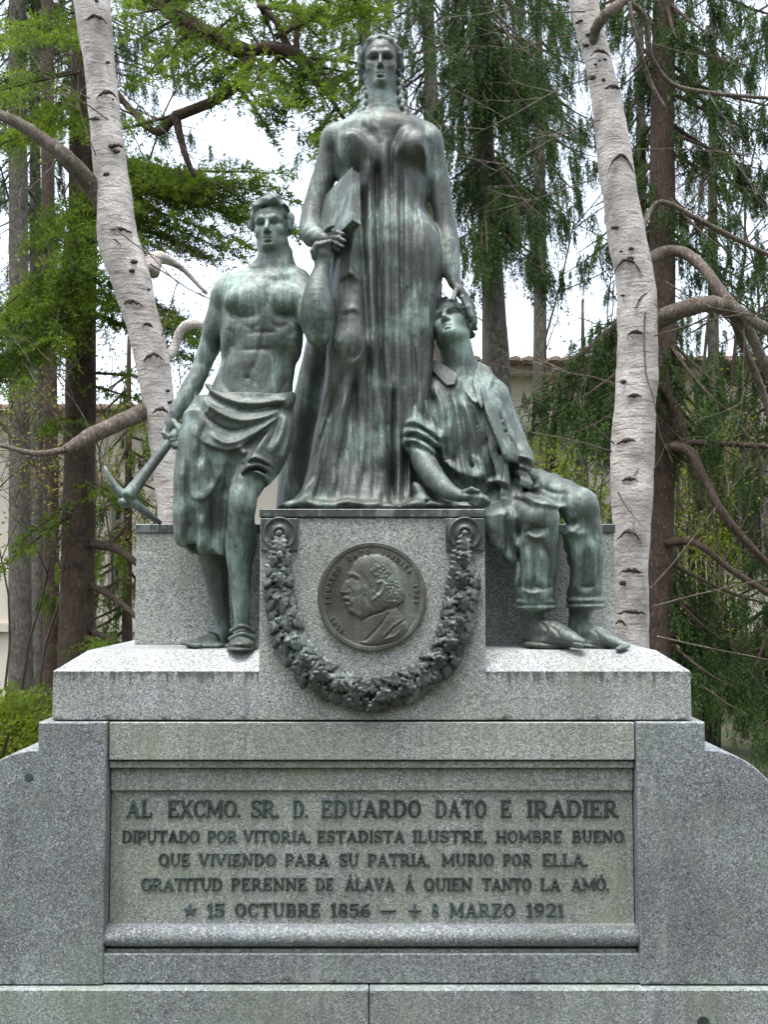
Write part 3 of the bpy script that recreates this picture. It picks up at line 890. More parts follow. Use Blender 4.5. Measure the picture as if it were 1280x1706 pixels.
    s.strokes([('-', 7, 4, [(498, 830), (520, 846)]), ('+', 7, 4, [(470, 846), (500, 836), (530, 842), (560, 836)]), ('-', 8, 4, [(536, 834), (565, 842), (590, 838)]),
               ('+', 7, 4, [(560, 842), (585, 836), (610, 842)]), ('-', 8, 4, [(636, 820), (640, 846)]), ('+', 6, 4, [(680, 836), (705, 828), (730, 842)]), ('-', 7, 4, [(700, 842), (720, 834), (745, 842)])], yback=.34, fade=.05)
    # shoulders, bare arms
    s.chain([(637, 176, .455, 25), (602, 202, .455, 17), (566, 221, .45, 15)], k=.03)
    s.chain([(640, 176, .455, 25), (672, 200, .455, 17), (708, 218, .45, 15)], k=.03)
    s.ell(637, 214, .39, 62, 24, 26, k=.04)
    for pts in ([(556, 236, .445, 21), (543, 285, .45, 20.5), (528, 335, .44, 20), (519, 372, .41, 20), (519, 389, .37, 20), (527, 397, .30, 17), (538, 398, .245, 12)],
                [(717, 242, .445, 21.5), (729, 300, .45, 20), (739, 355, .44, 19), (744, 385, .425, 18.5), (747, 410, .40, 19), (752, 445, .37, 16), (757, 470, .35, 11.5)]):
        s.chain(pts, k=.015)
    s.ell(556, 233, .44, 21, 22, 28, rot=12, k=.025)
    s.ell(718, 238, .44, 21, 22, 30, rot=-10, k=.025)
    # hand under the book
    s.ell(546, 400, .225, 15, 9, 11, rot=15, k=.012)
    for a in ([(548, 390, .22), (562, 388, .19), (572, 391, .175)], [(552, 396, .21), (564, 397, .175), (574, 402, .165)], [(552, 402, .21), (562, 407, .18), (571, 411, .17)],
              [(548, 406, .215), (557, 413, .195), (563, 417, .19)], [(540, 390, .235), (547, 381, .205), (555, 377, .185)]):
        finger(s, [P(*q) for q in a], .0105)
    # hand laid on the man's head
    s.ell(768, 488, .335, 9, 12, 20, rot=-38, k=.015)
    for a in ([(774, 494, .32), (786, 514, .315), (790, 538, .32)], [(776, 497, .335), (789, 520, .335), (792, 544, .345)], [(770, 496, .31), (780, 512, .30), (786, 526, .30)],
              [(776, 492, .355), (788, 510, .36), (792, 530, .37)], [(760, 484, .32), (757, 494, .30), (755, 500, .285)]):
        finger(s, [P(*q) for q in a], .011)
    # neck and head
    s.chain([(637, 196, .45, 29), (637, 172, .44, 25.5), (637, 140, .44, 25)], k=.02)
    s.chain([(616, 150, .44, 6), (632, 196, .40, 5)], k=.03); s.chain([(658, 150, .44, 6), (643, 196, .40, 5)], k=.03)
    h = 94*S(.40)
    Mh = rot_head(-2, 3, 0)
    o = P(635, 154, .43)
    W, E, C = head(s, o, h, Mh, male=False, wx=1.0)
    # hair: centre parting, swept back to the ears, two plaits
    hair = []
    E(0, -0.12, 0.69, 0.365, 0.42, 0.335, 0.03)
    for sx in (-1, 1):
        C((sx*0.02, 0.20, 0.945), (sx*0.17, 0.20, 0.87), 0.075, 0.075, 0.04)
        C((sx*0.17, 0.20, 0.87), (sx*0.305, 0.06, 0.70), 0.075, 0.095, 0.04)
        C((sx*0.305, 0.06, 0.70), (sx*0.365, -0.05, 0.50), 0.095, 0.085, 0.04)
        C((sx*0.365, -0.05, 0.50), (sx*0.350, -0.10, 0.32), 0.075, 0.05, 0.04)
    def locks(p):
        q = (p-np.array(o, dtype=np.float32))@Mh.astype(np.float32)/h
        ang = np.arctan2(np.abs(q[:, 0]), q[:, 2]-0.45)
        rad = np.sqrt(q[:, 0]**2+(q[:, 2]-0.62)**2)
        m = np.clip((rad-0.30)/0.05, 0, 1)*np.clip((q[:, 2]-0.28)/0.08, 0, 1)
        n = np.sin(30*rad+5*noise3(q[:, 0]*5, q[:, 1]*5, q[:, 2]*5)+ang*4)
        part = np.exp(-(q[:, 0]/0.025)**2)*np.clip((q[:, 2]-0.86)/0.04, 0, 1)*0.02
        return (h*(0.010*n*m+part)).astype(np.float32)
    c = np.array(W(0, 0, .6)); s.disp(locks, c-0.6*h, c+0.6*h)
    for sx, top, pts in ((-1, 0, [(611, 130, .44), (608, 155, .42), (606, 172, .41), (603, 186, .395), (598, 196, .385)]),
                         (1, 0, [(667, 120, .44), (668, 140, .42), (668, 158, .41), (671, 176, .395), (678, 193, .385)])):
        Pp = [P(*q) for q in pts]
        nb = 11
        for i in range(nb):
            t = i/(nb-1)*(len(Pp)-1); j = min(int(t), len(Pp)-2); f = t-j
            c = Pp[j].lerp(Pp[j+1], f)
            wob = 0.005*(1 if i % 2 else -1)
            r = 0.0125+0.003*t/len(Pp)
            s.ell_w((c.x+wob, c.y, c.z), (r*0.95, r, r*1.25), None, k=.004)
    hb = box_uv(586, 690, 44, 196, .20, .62)
    hnd = box_uv(518, 585, 368, 425, .12, .32)
    return s, [hb, hnd]

woman = link('woman_statue', None, label='tall bronze statue of a standing woman in a long gown holding a tablet', cat='statue')
_s, _b = build_woman()
worked(_s, _b[:1], 0.0014, 9.0)
link('figure', _s.mesh('figure', 0.0056, _b), M['bronze'], woman)
# the book: tucked between arm and breast, leaning back
A = P(587, 282, .275); AB = Vector((0.006, -0.115, -0.250)); AD = Vector((-0.132, 0.125, -0.150))
e1 = AB.normalized(); e2 = (AD-AD.dot(e1)*e1).normalized(); e3 = e1.cross(e2).normalized()
if e3.x < 0: e3 = -e3
Lh, Lw, Lt = 0.275, 0.225, 0.040
def book_box(a0, a1, b0, b1, c0, c1):
    m = MB().box(0, 1, 0, 1, 0, 1)
    m.v = [tuple(A + e1*(a0+(a1-a0)*x)+e2*(b0+(b1-b0)*y)+e3*(c0+(c1-c0)*z)) for x, y, z in m.v]
    me = m.mesh('book')
    return me
book = link('book', book_box(0, Lh, 0, Lw, 0, Lt), M['bronze'], woman)
bb = book.modifiers.new('edge', 'BEVEL'); bb.width = 0.003; bb.segments = 2
link('cover', book_box(-0.004, Lh+0.004, -0.004, Lw, -0.005, 0.0005), M['bronze'], book)
# ---------------------------------------------------------------- standing worker with pickaxe
def build_worker():
    s = Sculpt()
    # legs
    s.chain([(440, 720, .27, 42), (425, 770, .21, 36), (405, 822, .14, 25)], k=.03)
    s.chain([(404, 840, .135, 23), (399, 890, .165, 23), (399, 925, .185, 22), (401, 975, .205, 17), (403, 1030, .225, 13), (404, 1048, .235, 14)], k=.015)
    s.ell(402, 838, .125, 21, 18, 25, k=.025)          # knee cap
    s.ell(404, 895, .20, 24, 24, 42, k=.03)            # calf
    s.chain([(350, 800, .30, 34), (350, 880, .30, 24), (357, 930, .31, 23), (364, 985, .325, 17), (371, 1036, .335, 12.5), (373, 1052, .34, 13)], k=.015)
    s.ell(357, 925, .335, 23, 24, 40, k=.03)
    # feet
    s.chain([(404, 1054, .25, 13), (404, 1066, .15, 14), (404, 1071, .10, 11)], k=.02)
    s.ell(404, 1072, .125, 22, 34, 9, k=.015)
    s.chain([(377, 1058, .345, 13), (355, 1066, .28, 12), (325, 1073, .22, 9)], k=.02)
    s.ell(342, 1075, .25, 32, 22, 7, k=.012)
    for i in range(5):
        a = P(390+7*i, 1074, .095+.006*abs(i-2)); s.ell_w(a, (.0085, .02, .009), None, k=.006)
        b = P(309+5*i, 1071+1.0*i, .215-.012*i); s.ell_w(b, (.02, .011, .0095), None, k=.006)
    # sandals: sole and straps
    s.ell(404, 1079, .15, 25, 50, 5, k=.004); s.ell(346, 1081, .265, 40, 26, 4.5, k=.004)
    s.chain([(386, 1050, .165, 4), (404, 1043, .15, 4), (424, 1052, .17, 4)], k=.004)
    s.chain([(384, 1064, .12, 4), (404, 1056, .095, 4), (424, 1064, .12, 4)], k=.004)
    s.chain([(350, 1052, .27, 4), (366, 1056, .26, 4), (372, 1072, .27, 4)], k=.004)
    # trunk
    s.loft([(452, 432, 492, .31, .045), (462, 392, 503, .31, .075), (480, 372, 508, .305, .10), (510, 367, 508, .30, .112), (545, 371, 504, .295, .112),
            (580, 373, 499, .295, .105), (605, 369, 494, .29, .10), (635, 357, 489, .285, .10), (665, 343, 487, .28, .112), (700, 328, 487, .275, .12), (750, 318, 482, .27, .125), (790, 312, 462, .265, .11)], k=.025)
    s.ell(410, 499, .215, 37, 16, 23, rot=-6, k=.03)
    s.ell(476, 498, .215, 33, 16, 23, rot=6, k=.03)
    s.ell(428, 560, .215, 30, 10, 24, k=.03); s.ell(470, 558, .22, 22, 9, 24, k=.03)
    s.ell(415, 612, .215, 34, 12, 36, k=.04)
    s.ell(382, 560, .27, 13, 30, 40, rot=4, k=.03)
    s.ell(490, 560, .28, 13, 30, 40, rot=-4, k=.03)
    s.chain([(452, 463, .235, 5), (405, 462, .26, 6), (378, 468, .29, 6)], k=.02)   # collar bones
    s.chain([(460, 463, .235, 5), (490, 458, .26, 6)], k=.02)
    # shoulders and trapezius
    s.chain([(455, 436, .32, 24), (420, 458, .315, 15), (382, 474, .305, 15)], k=.03)
    s.chain([(465, 436, .32, 24), (485, 455, .31, 15), (500, 466, .295, 15)], k=.03)
    s.ell(374, 492, .305, 22, 24, 30, rot=12, k=.02)
    s.strokes([
        ('-', 7, 5, [(445, 468), (446, 490), (444, 520)]),
        ('-', 9, 6, [(373, 510), (388, 526), (412, 529), (436, 522)]),
        ('-', 9, 6, [(452, 522), (474, 527), (495, 520), (506, 508)]),
        ('-', 6, 5, [(443, 525), (438, 560), (428, 600), (414, 628)]),
        ('-', 6, 6, [(405, 558), (430, 554), (465, 554)]),
        ('-', 6, 6, [(398, 585), (425, 582), (462, 582)]),
        ('-', 4, 6, [(392, 545), (388, 580), (384, 612)]),
        ('-', 4, 6, [(478, 545), (476, 580), (468, 612)]),
        ('-', 4, 7, [(380, 548), (392, 556)]), ('-', 4, 7, [(378, 572), (390, 578)]), ('-', 5, 8, [(482, 560), (494, 548)]), ('-', 5, 7, [(400, 536), (420, 548), (438, 534)]), ('-', 5, 7, [(448, 534), (466, 546), (484, 536)]),
        ('-', 9, 4, [(409, 629), (416, 631)]),
        ('-', 6, 7, [(365, 625), (380, 650), (400, 668)]),
        ('-', 5, 7, [(480, 625), (470, 650), (455, 668)]),
    ], yback=.32, fade=.05)
    # arms: photo left hangs down to the pick, photo right is raised, elbow forward
    s.chain([(372, 495, .31, 21), (362, 535, .325, 20), (350, 575, .335, 18), (338, 606, .335, 16), (332, 622, .325, 16), (316, 650, .30, 16), (300, 676, .27, 12.5), (291, 692, .255, 10.5)], k=.012)
    s.ell(360, 540, .31, 18, 18, 30, rot=14, k=.02)
    s.chain([(494, 472, .295, 25), (510, 505, .25, 26), (526, 545, .20, 23), (531, 560, .19, 19)], k=.015)
    s.chain([(531, 558, .18, 19), (530, 530, .165, 24), (529, 500, .165, 25), (532, 470, .18, 19), (536, 448, .19, 13.5), (537, 440, .195, 14)], k=.015)
    s.ell(519, 512, .17, 14, 20, 34, rot=6, k=.02)
    s.ell(541, 512, .175, 13, 18, 32, rot=-6, k=.02)
    # raised fist
    s.ell(537, 424, .195, 16, 15, 17, k=.012)
    for i in range(4):
        finger(s, [P(526+7*i, 420-2*i, .175), P(527+7*i, 410-2*i, .165), P(529+7*i, 405-1*i, .19)], .011)
    finger(s, [P(524, 430, .18), P(521, 418, .16), P(526, 408, .155)], .0115)
    # hand on the pick handle
    s.ell(284, 710, .25, 12, 11, 19, rot=12, k=.012)
    for i in range(4):
        u0, v0 = 277+3.2*i, 716+6.5*i-3*(i == 3)
        finger(s, [P(u0-2, v0-4, .235), P(u0-4, v0+6, .215), P(u0+5, v0+12, .205), P(u0+13, v0+9, .225)], .0105)
    finger(s, [P(290, 704, .235), P(299, 716, .222), P(300, 730, .222)], .011)
    # neck, head
    s.chain([(462, 474, .31, 30), (459, 445, .305, 26), (457, 412, .30, 25)], k=.02)
    s.chain([(440, 420, .29, 5), (453, 466, .245, 5)], k=.03); s.chain([(480, 420, .30, 5), (462, 468, .245, 5)], k=.03)
    h = 90*S(.28)
    o = P(453, 424, .30)
    Mh = rot_head(-6, 4, -3)
    W, E, C = head(s, o, h, Mh, male=True, wx=1.0)
    # curly hair
    rr = random.Random(5)
    E(0, -0.14, 0.70, 0.37, 0.39, 0.32, 0.03)
    for i in range(120):
        a = rr.uniform(-math.pi, math.pi); b = rr.uniform(0.0, 1.35)
        dx, dy, dz = math.sin(a)*math.cos(b), math.cos(a)*math.cos(b), math.sin(b)
        if dy > 0.30 and dz < 0.72: continue
        if dy > 0.05 and dz < 0.12: continue
        if dz < -0.1 + 0.0: continue
        cx, cy, cz = 0.355*dx, -0.10+0.40*dy, 0.66+0.36*dz
        r0 = rr.uniform(0.045, 0.075)
        tx, ty = rr.uniform(-.07, .07), rr.uniform(-.05, .05)
        C((cx, cy, cz), (cx+tx, cy+ty, cz-rr.uniform(.02, .09)), r0, r0*0.6, 0.012)
    for (x, y, z, x2, y2, z2, r0) in ((-.22, .20, .85, -.05, .30, .90, .075), (-.05, .30, .90, .14, .27, .92, .085), (.14, .27, .92, .26, .14, .84, .08), (-.22, .2, .85, -.31, .08, .70, .075),
                                      (.26, .14, .84, .33, .02, .66, .08), (-.31, .08, .70, -.35, .0, .54, .06), (.33, .02, .66, .355, -.02, .48, .07), (0.0, .2, .98, .16, .1, 1.0, .085), (-.15, .12, .95, 0, .2, 1.0, .08)):
        C((x, y, z), (x2, y2, z2), r0, r0*0.9, 0.015)
    curls(s, W, o, h, Mh, 0.055, 7.0, 1.0, 3.0)
    hb = box_uv(404, 510, 318, 440, .06, .48)
    fist = box_uv(512, 560, 395, 445, .10, .28)
    grip = box_uv(264, 310, 690, 756, .14, .32)
    feet = box_uv(296, 432, 1036, 1090, .02, .42)
    return s, [hb, fist, grip, feet]

def build_cloth():
    """the cloth knotted round his hips"""
    s = Sculpt()
    s.loft([(662, 328, 488, .28, .118), (685, 310, 489, .275, .13), (720, 303, 487, .27, .137), (760, 300, 474, .265, .135), (800, 297, 452, .255, .12), (812, 300, 440, .25, .10)], k=.02)
    s.loft([(690, 302, 420, .245, .115), (750, 297, 405, .235, .115), (800, 291, 396, .23, .11), (850, 287, 389, .225, .105), (890, 290, 383, .225, .095), (924, 298, 380, .225, .085)], k=.03)
    s.chain([(318, 655, .30, 14), (300, 672, .275, 11), (290, 688, .25, 7)], k=.02)        # corner of the cloth over the fore-arm
    s.chain([(458, 720, .24, 38), (440, 760, .19, 36), (428, 786, .165, 30)], k=.03)        # rolled trouser leg
    s.chain([(346, 642, .275, 4), (368, 656, .222, 4), (402, 670, .195, 5), (440, 673, .190, 5), (470, 668, .21, 6), (484, 660, .26, 7)], k=.03)
    s.loft([(908, 312, 345, .20, .06), (935, 308, 350, .20, .07)], k=.01, mode='s')
    s.ell(292, 925, .16, 16, 60, 22, rot=30, k=.02, mode='s')
    s.ell(352, 930, .14, 9, 40, 12, k=.015, mode='s')
    s.chain([(418, 800, .13, 29), (404, 835, .10, 28)], k=.01, mode='s')
    def waver(p):
        u, v = project(p)
        n = noise3(u/15.0, v/60.0+4, p[:, 1]*4+2)
        return -(0.004*n*np.clip((v-640)/30, 0, 1)).astype(np.float32)
    lo, hi = box_uv(260, 500, 630, 940, 0.0, 0.45)
    s.disp(waver, lo, hi)
    s.strokes([
        ('+', 8, 5, [(338, 640), (362, 657), (400, 670), (440, 671), (486, 662)]),
        ('-', 9, 5, [(345, 655), (375, 674), (410, 684), (450, 680), (478, 674)]),
        ('+', 9, 5, [(332, 660), (360, 684), (400, 700), (440, 694), (470, 682)]),
        ('-', 9, 5, [(328, 675), (350, 700), (385, 718), (430, 708), (468, 690)]),
        ('+', 9, 5, [(345, 720), (380, 738), (420, 722), (466, 694)]),
        ('e', 13, 7, [(330, 730), (350, 742), (378, 750), (402, 742), (440, 712), (470, 690)]),
        ('-', 10, 6, [(345, 700), (335, 730), (332, 780)]),
        ('e', 8, 6, [(318, 700), (320, 760), (317, 820), (335, 832), (352, 820), (372, 780)]),
        ('-', 17, 9, [(352, 815), (356, 870), (352, 924)]),
        ('-', 12, 7, [(312, 760), (314, 830), (316, 900)]), ('-', 10, 6, [(384, 760), (372, 830), (364, 900)]), ('-', 9, 6, [(296, 800), (295, 850), (298, 895)]), ('+', 10, 7, [(330, 850), (334, 890), (334, 926)]), ('-', 10, 5, [(345, 760), (352, 790), (350, 815)]), ('+', 7, 5, [(335, 760), (338, 800), (336, 825)]),
        ('+', 14, 9, [(378, 800), (376, 860), (373, 924)]),
        ('+', 13, 9, [(304, 760), (300, 830), (304, 905)]),
        ('-', 8, 6, [(322, 836), (324, 880), (326, 918)]),
        ('+', 8, 6, [(338, 850), (340, 890), (340, 922)]),
        ('e', 12, 6, [(452, 712), (420, 760), (396, 800), (384, 850), (382, 915)]),
        ('+', 12, 7, [(398, 742), (404, 752), (412, 758)]),
        ('+', 8, 4, [(404, 770), (425, 762), (448, 772), (458, 784)]),
        ('+', 8, 4, [(406, 782), (428, 774), (448, 784), (456, 796)]),
        ('+', 8, 4, [(404, 793), (424, 786), (440, 793), (452, 806)]),
        ('-', 6, 3, [(405, 776), (426, 768), (450, 778)]), ('-', 6, 3, [(405, 788), (426, 780), (448, 790)]),
        ('+', 9, 6, [(478, 680), (470, 720), (452, 760)]), ('-', 8, 5, [(468, 684), (458, 720), (440, 750)]), ('+', 7, 5, [(486, 684), (482, 730), (466, 776)]),
        ('+', 14, 9, [(468, 662), (478, 672), (484, 680)]),
        ('-', 14, 6, [(298, 686), (301, 698), (300, 712)]),
    ], yback=.30, fade=.05, gain=1.5)
    return s

worker = link('worker_statue', None, label='bronze statue of a bare-chested young worker standing with a pickaxe', cat='statue')
_s, _b = build_worker()
worked(_s, _b[:1])
link('figure', _s.mesh('figure', 0.0056, _b), M['bronze_green'], worker)
_s = build_cloth(); worked(_s)
link('hip_cloth', _s.mesh('hip_cloth', 0.005), M['bronze_green'], worker)
# pickaxe
pick = MB()
ha, hb_ = P(300, 712, .245), P(216, 824, .135)
pick.tube([ha+(hb_-ha)*t for t in (-0.02, .3, .6, .85, 1.0, 1.05)], [.019, .020, .021, .024, .029, .029], 14)
pk = pick.build('pickaxe_handle', M['bronze_green'], worker, smooth=True)
hd = MB()
pts = [(174, 776, .10, 1.5), (182, 795, .11, 7), (194, 815, .12, 10), (210, 829, .13, 13), (228, 842, .145, 11), (247, 857, .17, 9), (268, 872, .20, 5)]
hp = []; hr = []
for i in range(len(pts)-1):
    for t in (0, .5):
        q = [pts[i][j]+(pts[i+1][j]-pts[i][j])*t for j in range(4)]
        hp.append(P(*q[:3])); hr.append(q[3]*S(.13)*.72)
hp.append(P(*pts[-1][:3])); hr.append(pts[-1][3]*S(.13)*.72)
hd.tube(hp, hr, 12)
link('pickaxe_head', hd.mesh('pickaxe_head', True), M['bronze_green'], worker)
kn = Sculpt(); kn.ell(206, 837, .125, 10, 10, 8, rot=40, k=.01)
link('pickaxe_head', kn.mesh('pickaxe_boss', 0.003), M['bronze_green'], worker).name = 'pickaxe_boss'
# ---------------------------------------------------------------- seated man, head thrown back
def build_seated():
    s = Sculpt()
    # trunk in a shirt, coat open
    s.loft([(606, 735, 800, .44, .05), (622, 712, 822, .43, .085), (650, 694, 844, .42, .115), (690, 688, 853, .41, .135), (730, 695, 856, .405, .142), (770, 710, 861, .41, .142),
            (810, 736, 868, .42, .138), (850, 758, 884, .44, .14), (872, 770, 890, .46, .12)], k=.02)
    s.ell(705, 668, .40, 22, 28, 30, k=.03); s.ell(824, 664, .42, 24, 28, 28, k=.03)
    # thighs and shins in trousers
    s.chain([(815, 822, .46, 40), (860, 845, .31, 36), (898, 862, .175, 30)], k=.03)
    s.chain([(858, 806, .50, 36), (915, 822, .36, 34), (965, 842, .215, 29)], k=.03)
    s.ell(903, 866, .165, 26, 24, 28, k=.02); s.ell(971, 846, .205, 27, 24, 28, k=.02)
    s.chain([(901, 874, .185, 31), (896, 925, .205, 34), (893, 960, .215, 34), (893, 984, .22, 32)], k=.015)
    s.chain([(970, 858, .225, 30), (973, 925, .25, 33), (975, 958, .26, 31), (974, 982, .265, 30)], k=.015)
    # coat skirt hanging between seat and knee
    s.loft([(838, 800, 876, .34, .12), (870, 806, 872, .30, .10), (905, 815, 868, .27, .07), (932, 836, 866, .25, .045), (944, 850, 864, .245, .02)], k=.035)
    s.loft([(858, 806, 850, .24, .05), (885, 812, 846, .235, .045), (912, 818, 842, .235, .035)], k=.035)
    s.chain([(820, 906, .28, 12), (836, 925, .27, 14)], k=.01, mode='s')
    # sleeves
    s.chain([(703, 672, .39, 27), (694, 705, .34, 28), (698, 738, .29, 27)], k=.02)
    s.ell(702, 730, .30, 34, 32, 28, rot=20, k=.015)
    s.chain([(828, 672, .43, 25), (845, 715, .42, 25), (860, 748, .38, 21), (874, 766, .33, 17)], k=.02)
    s.ell(872, 772, .31, 19, 22, 16, rot=20, k=.015)
    # front of the coat on the photo right, open, with the dark gap behind it
    s.ell(836, 765, .27, 12, 34, 34, rot=-14, k=.012, mode='s')
    s.flap([(800, 628, .36), (818, 645, .34), (842, 690, .30), (860, 738, .285), (862, 770, .275), (848, 762, .265), (832, 732, .258), (814, 694, .272), (803, 664, .305)], th=.022, k=.014, bow=.03)
    s.flap([(808, 690, .285), (820, 716, .27), (836, 765, .26), (846, 800, .25), (850, 852, .235), (838, 840, .235), (828, 796, .25), (812, 738, .27)], th=.014, k=.01, bow=.008)
    s.flap([(742, 770, .275), (760, 790, .262), (790, 800, .255), (812, 798, .255), (806, 770, .27), (770, 750, .275)], th=.012, k=.012, bow=.01)
    # bare fore-arm and open hand resting, photo left
    s.chain([(700, 742, .275, 21), (708, 772, .23, 21), (727, 800, .18, 18), (748, 818, .145, 14), (764, 826, .125, 11)], k=.012)
    def waver(p):
        u, v = project(p)
        a = u*0.80+v*0.30; b = -u*0.3+v*0.9
        n = noise3(a/11.0, b/70.0, p[:, 1]*3+9)
        w = np.clip((v-612)/20, 0, 1)*np.clip((p[:, 2]-Z_LEDGE-0.12)/0.05, 0, 1)
        fore = ((u < 775) & (v > 762)) | ((u < 712) & (v > 755))
        return -(0.0065*n*w*np.where(fore, 0.1, 1)).astype(np.float32)
    lo, hi = box_uv(660, 1020, 600, 1020, 0.0, 0.62)
    s.disp(waver, lo, hi)
    s.strokes([
        # shirt folds
        ('+', 8, 5, [(722, 640), (735, 680), (738, 730), (742, 780)]),
        ('-', 8, 5, [(716, 650), (728, 690), (730, 740)]),
        ('-', 8, 4, [(748, 655), (756, 700), (756, 760), (760, 800)]),
        ('+', 8, 4, [(756, 660), (765, 710), (770, 760), (778, 800)]),
        ('-', 8, 4, [(764, 670), (776, 720), (784, 770), (795, 806)]),
        ('+', 7, 4, [(772, 665), (786, 710), (798, 760), (806, 800)]),
        ('-', 7, 4, [(780, 668), (795, 710), (808, 755)]),
        ('+', 8, 5, [(706, 650), (712, 680), (728, 715), (738, 745)]),
        ('-', 7, 4, [(700, 660), (704, 690), (716, 722)]),
        ('+', 7, 4, [(692, 665), (692, 700), (702, 730)]),
        ('e', 11, 6, [(800, 635), (812, 690), (826, 728), (840, 765), (838, 800), (832, 838)]),
        ('e', 10, 6, [(742, 765), (752, 778), (770, 790), (795, 795), (815, 790)]),
        ('-', 12, 5, [(738, 725), (742, 750), (742, 770)]),
        ('e', 10, 5, [(775, 650), (790, 670), (803, 668)]),
        # rolled sleeve
        ('+', 9, 4, [(672, 705), (690, 702), (712, 712), (734, 730)]), ('-', 8, 3, [(671, 713), (690, 710), (712, 720), (734, 738)]),
        ('+', 9, 4, [(670, 721), (690, 718), (712, 727), (736, 746)]), ('-', 8, 3, [(670, 729), (690, 726), (712, 736), (734, 754)]),
        ('+', 9, 4, [(670, 738), (690, 733), (712, 744), (732, 760)]), ('-', 7, 3, [(672, 746), (690, 742), (712, 752)]),
        # sleeve and cuff photo right
        ('+', 6, 4, [(838, 680), (850, 712), (858, 742)]), ('-', 6, 4, [(830, 684), (842, 718), (852, 746)]),
        ('+', 8, 4, [(862, 758), (878, 762), (890, 770)]), ('-', 7, 3, [(862, 768), (876, 772), (888, 780)]), ('+', 7, 4, [(860, 778), (874, 780), (886, 790)]),
        # trousers
        ('+', 9, 5, [(800, 812), (830, 800), (852, 812)]), ('-', 9, 5, [(808, 826), (832, 812), (850, 820)]),
        ('+', 8, 5, [(868, 800), (884, 812), (900, 806)]), ('-', 10, 5, [(862, 830), (880, 812), (896, 796)]),
        ('+', 8, 5, [(880, 834), (915, 840), (950, 846)]),
        ('-', 9, 6, [(930, 880), (950, 872), (964, 868)]), ('+', 9, 6, [(935, 895), (955, 884), (968, 876)]),
        ('-', 8, 5, [(870, 890), (885, 884), (900, 886)]), ('+', 8, 6, [(876, 905), (880, 950), (878, 990)]), ('-', 8, 6, [(889, 910), (892, 950), (890, 992)]),
        ('+', 7, 6, [(902, 910), (906, 955), (906, 992)]), ('+', 8, 6, [(962, 900), (962, 950), (960, 992)]), ('-', 8, 6, [(975, 905), (977, 950), (975, 992)]),
        ('+', 7, 6, [(988, 890), (992, 945), (992, 990)]),
        ('-', 9, 5, [(860, 905), (868, 950), (866, 995)]), ('-', 8, 5, [(900, 900), (914, 930), (916, 985)]), ('-', 8, 5, [(880, 872), (895, 880), (915, 878)]), ('+', 7, 5, [(872, 880), (890, 895), (912, 892)]),
        ('-', 8, 5, [(945, 905), (950, 950), (948, 995)]), ('-', 8, 5, [(984, 880), (994, 920), (996, 985)]), ('+', 8, 5, [(940, 870), (958, 890), (980, 886)]), ('-', 8, 4, [(890, 975), (905, 980), (922, 975)]), ('-', 8, 4, [(962, 972), (978, 978), (998, 972)]), ('+', 7, 4, [(866, 982), (885, 988), (905, 985)]),
        ('-', 8, 5, [(850, 830), (875, 838), (892, 852)]), ('+', 7, 5, [(855, 820), (880, 828), (900, 842)]), ('-', 8, 5, [(900, 812), (925, 822), (948, 822)]),
        ('+', 10, 6, [(848, 840), (856, 880), (860, 930)]), ('-', 9, 6, [(838, 850), (845, 890), (850, 930)]),
        ], yback=.44, fade=.05, gain=1.8)
    # trouser cuffs
    for (u, v, Y, r) in ((893, 1002, .225, 33), (975, 1000, .265, 32)):
        c = P(u, v, Y); rr_ = r*S(Y)
        s.ell_w(c, (rr_, rr_*0.98, .022), None, k=.006)
        s.ell_w((c.x+.003, c.y, c.z-.022), (rr_*1.02, rr_*0.98, .018), None, k=.004)
    # ankles and shoes
    s.chain([(889, 995, .235, 21), (886, 1046, .25, 19)], k=.01); s.chain([(969, 995, .275, 20), (966, 1046, .29, 18)], k=.01)
    s.chain([(884, 1053, .265, 21), (915, 1054, .19, 22), (945, 1063, .12, 16), (966, 1071, .08, 10)], k=.02)
    s.ell(914, 1074, .19, 40, 22, 9, rot=3, k=.03)
    s.chain([(966, 1052, .30, 18), (992, 1058, .225, 16), (1018, 1068, .165, 11), (1042, 1076, .12, 6)], k=.02)
    s.ell(996, 1075, .225, 36, 20, 8, rot=3, k=.03)
    for i, (u, v, Y) in enumerate(((1043, 1075, .125), (1041, 1077, .112), (1037, 1079, .10), (1032, 1080, .092))):
        s.ell_w(P(u, v, Y), (.019, .012, .010), None, k=.006)
    s.strokes([
        ('-', 6, 2.5, [(868, 1066), (910, 1072), (968, 1078)]), ('-', 6, 3, [(900, 1036), (912, 1050), (905, 1064)]), ('-', 5, 2.5, [(950, 1068), (1000, 1076), (1040, 1080)]),
        ('+', 5, 3, [(880, 1030), (898, 1036), (916, 1034)]), ('-', 5, 3, [(915, 1042), (928, 1052), (932, 1064)]), ('-', 5, 3, [(985, 1048), (996, 1056), (998, 1068)])], yback=.40)
    # hand photo left, palm up
    s.ell(778, 828, .115, 16, 14, 8, rot=8, k=.012)
    for a in ([(786, 824, .10), (800, 825, .085), (812, 831, .08)], [(788, 828, .095), (803, 830, .075), (814, 836, .075)], [(788, 832, .10), (802, 836, .08), (812, 841, .08)],
              [(784, 836, .105), (796, 841, .09), (805, 845, .09)], [(774, 820, .10), (786, 815, .085), (797, 818, .08)]):
        finger(s, [P(*q) for q in a], .0105)
    # hand photo right resting on the thigh
    s.ell(868, 790, .29, 14, 14, 9, rot=25, k=.012)
    for i in range(4):
        finger(s, [P(866+5*i, 790+2*i, .275), P(870+5*i, 800+2*i, .255), P(868+5*i, 808+2*i, .25)], .009)
    # neck and head thrown back to the photo left
    s.chain([(770, 632, .42, 30), (764, 600, .40, 28), (758, 575, .39, 27)], k=.02)
    s.chain([(776, 575, .36, 6), (768, 622, .345, 5)], k=.03)
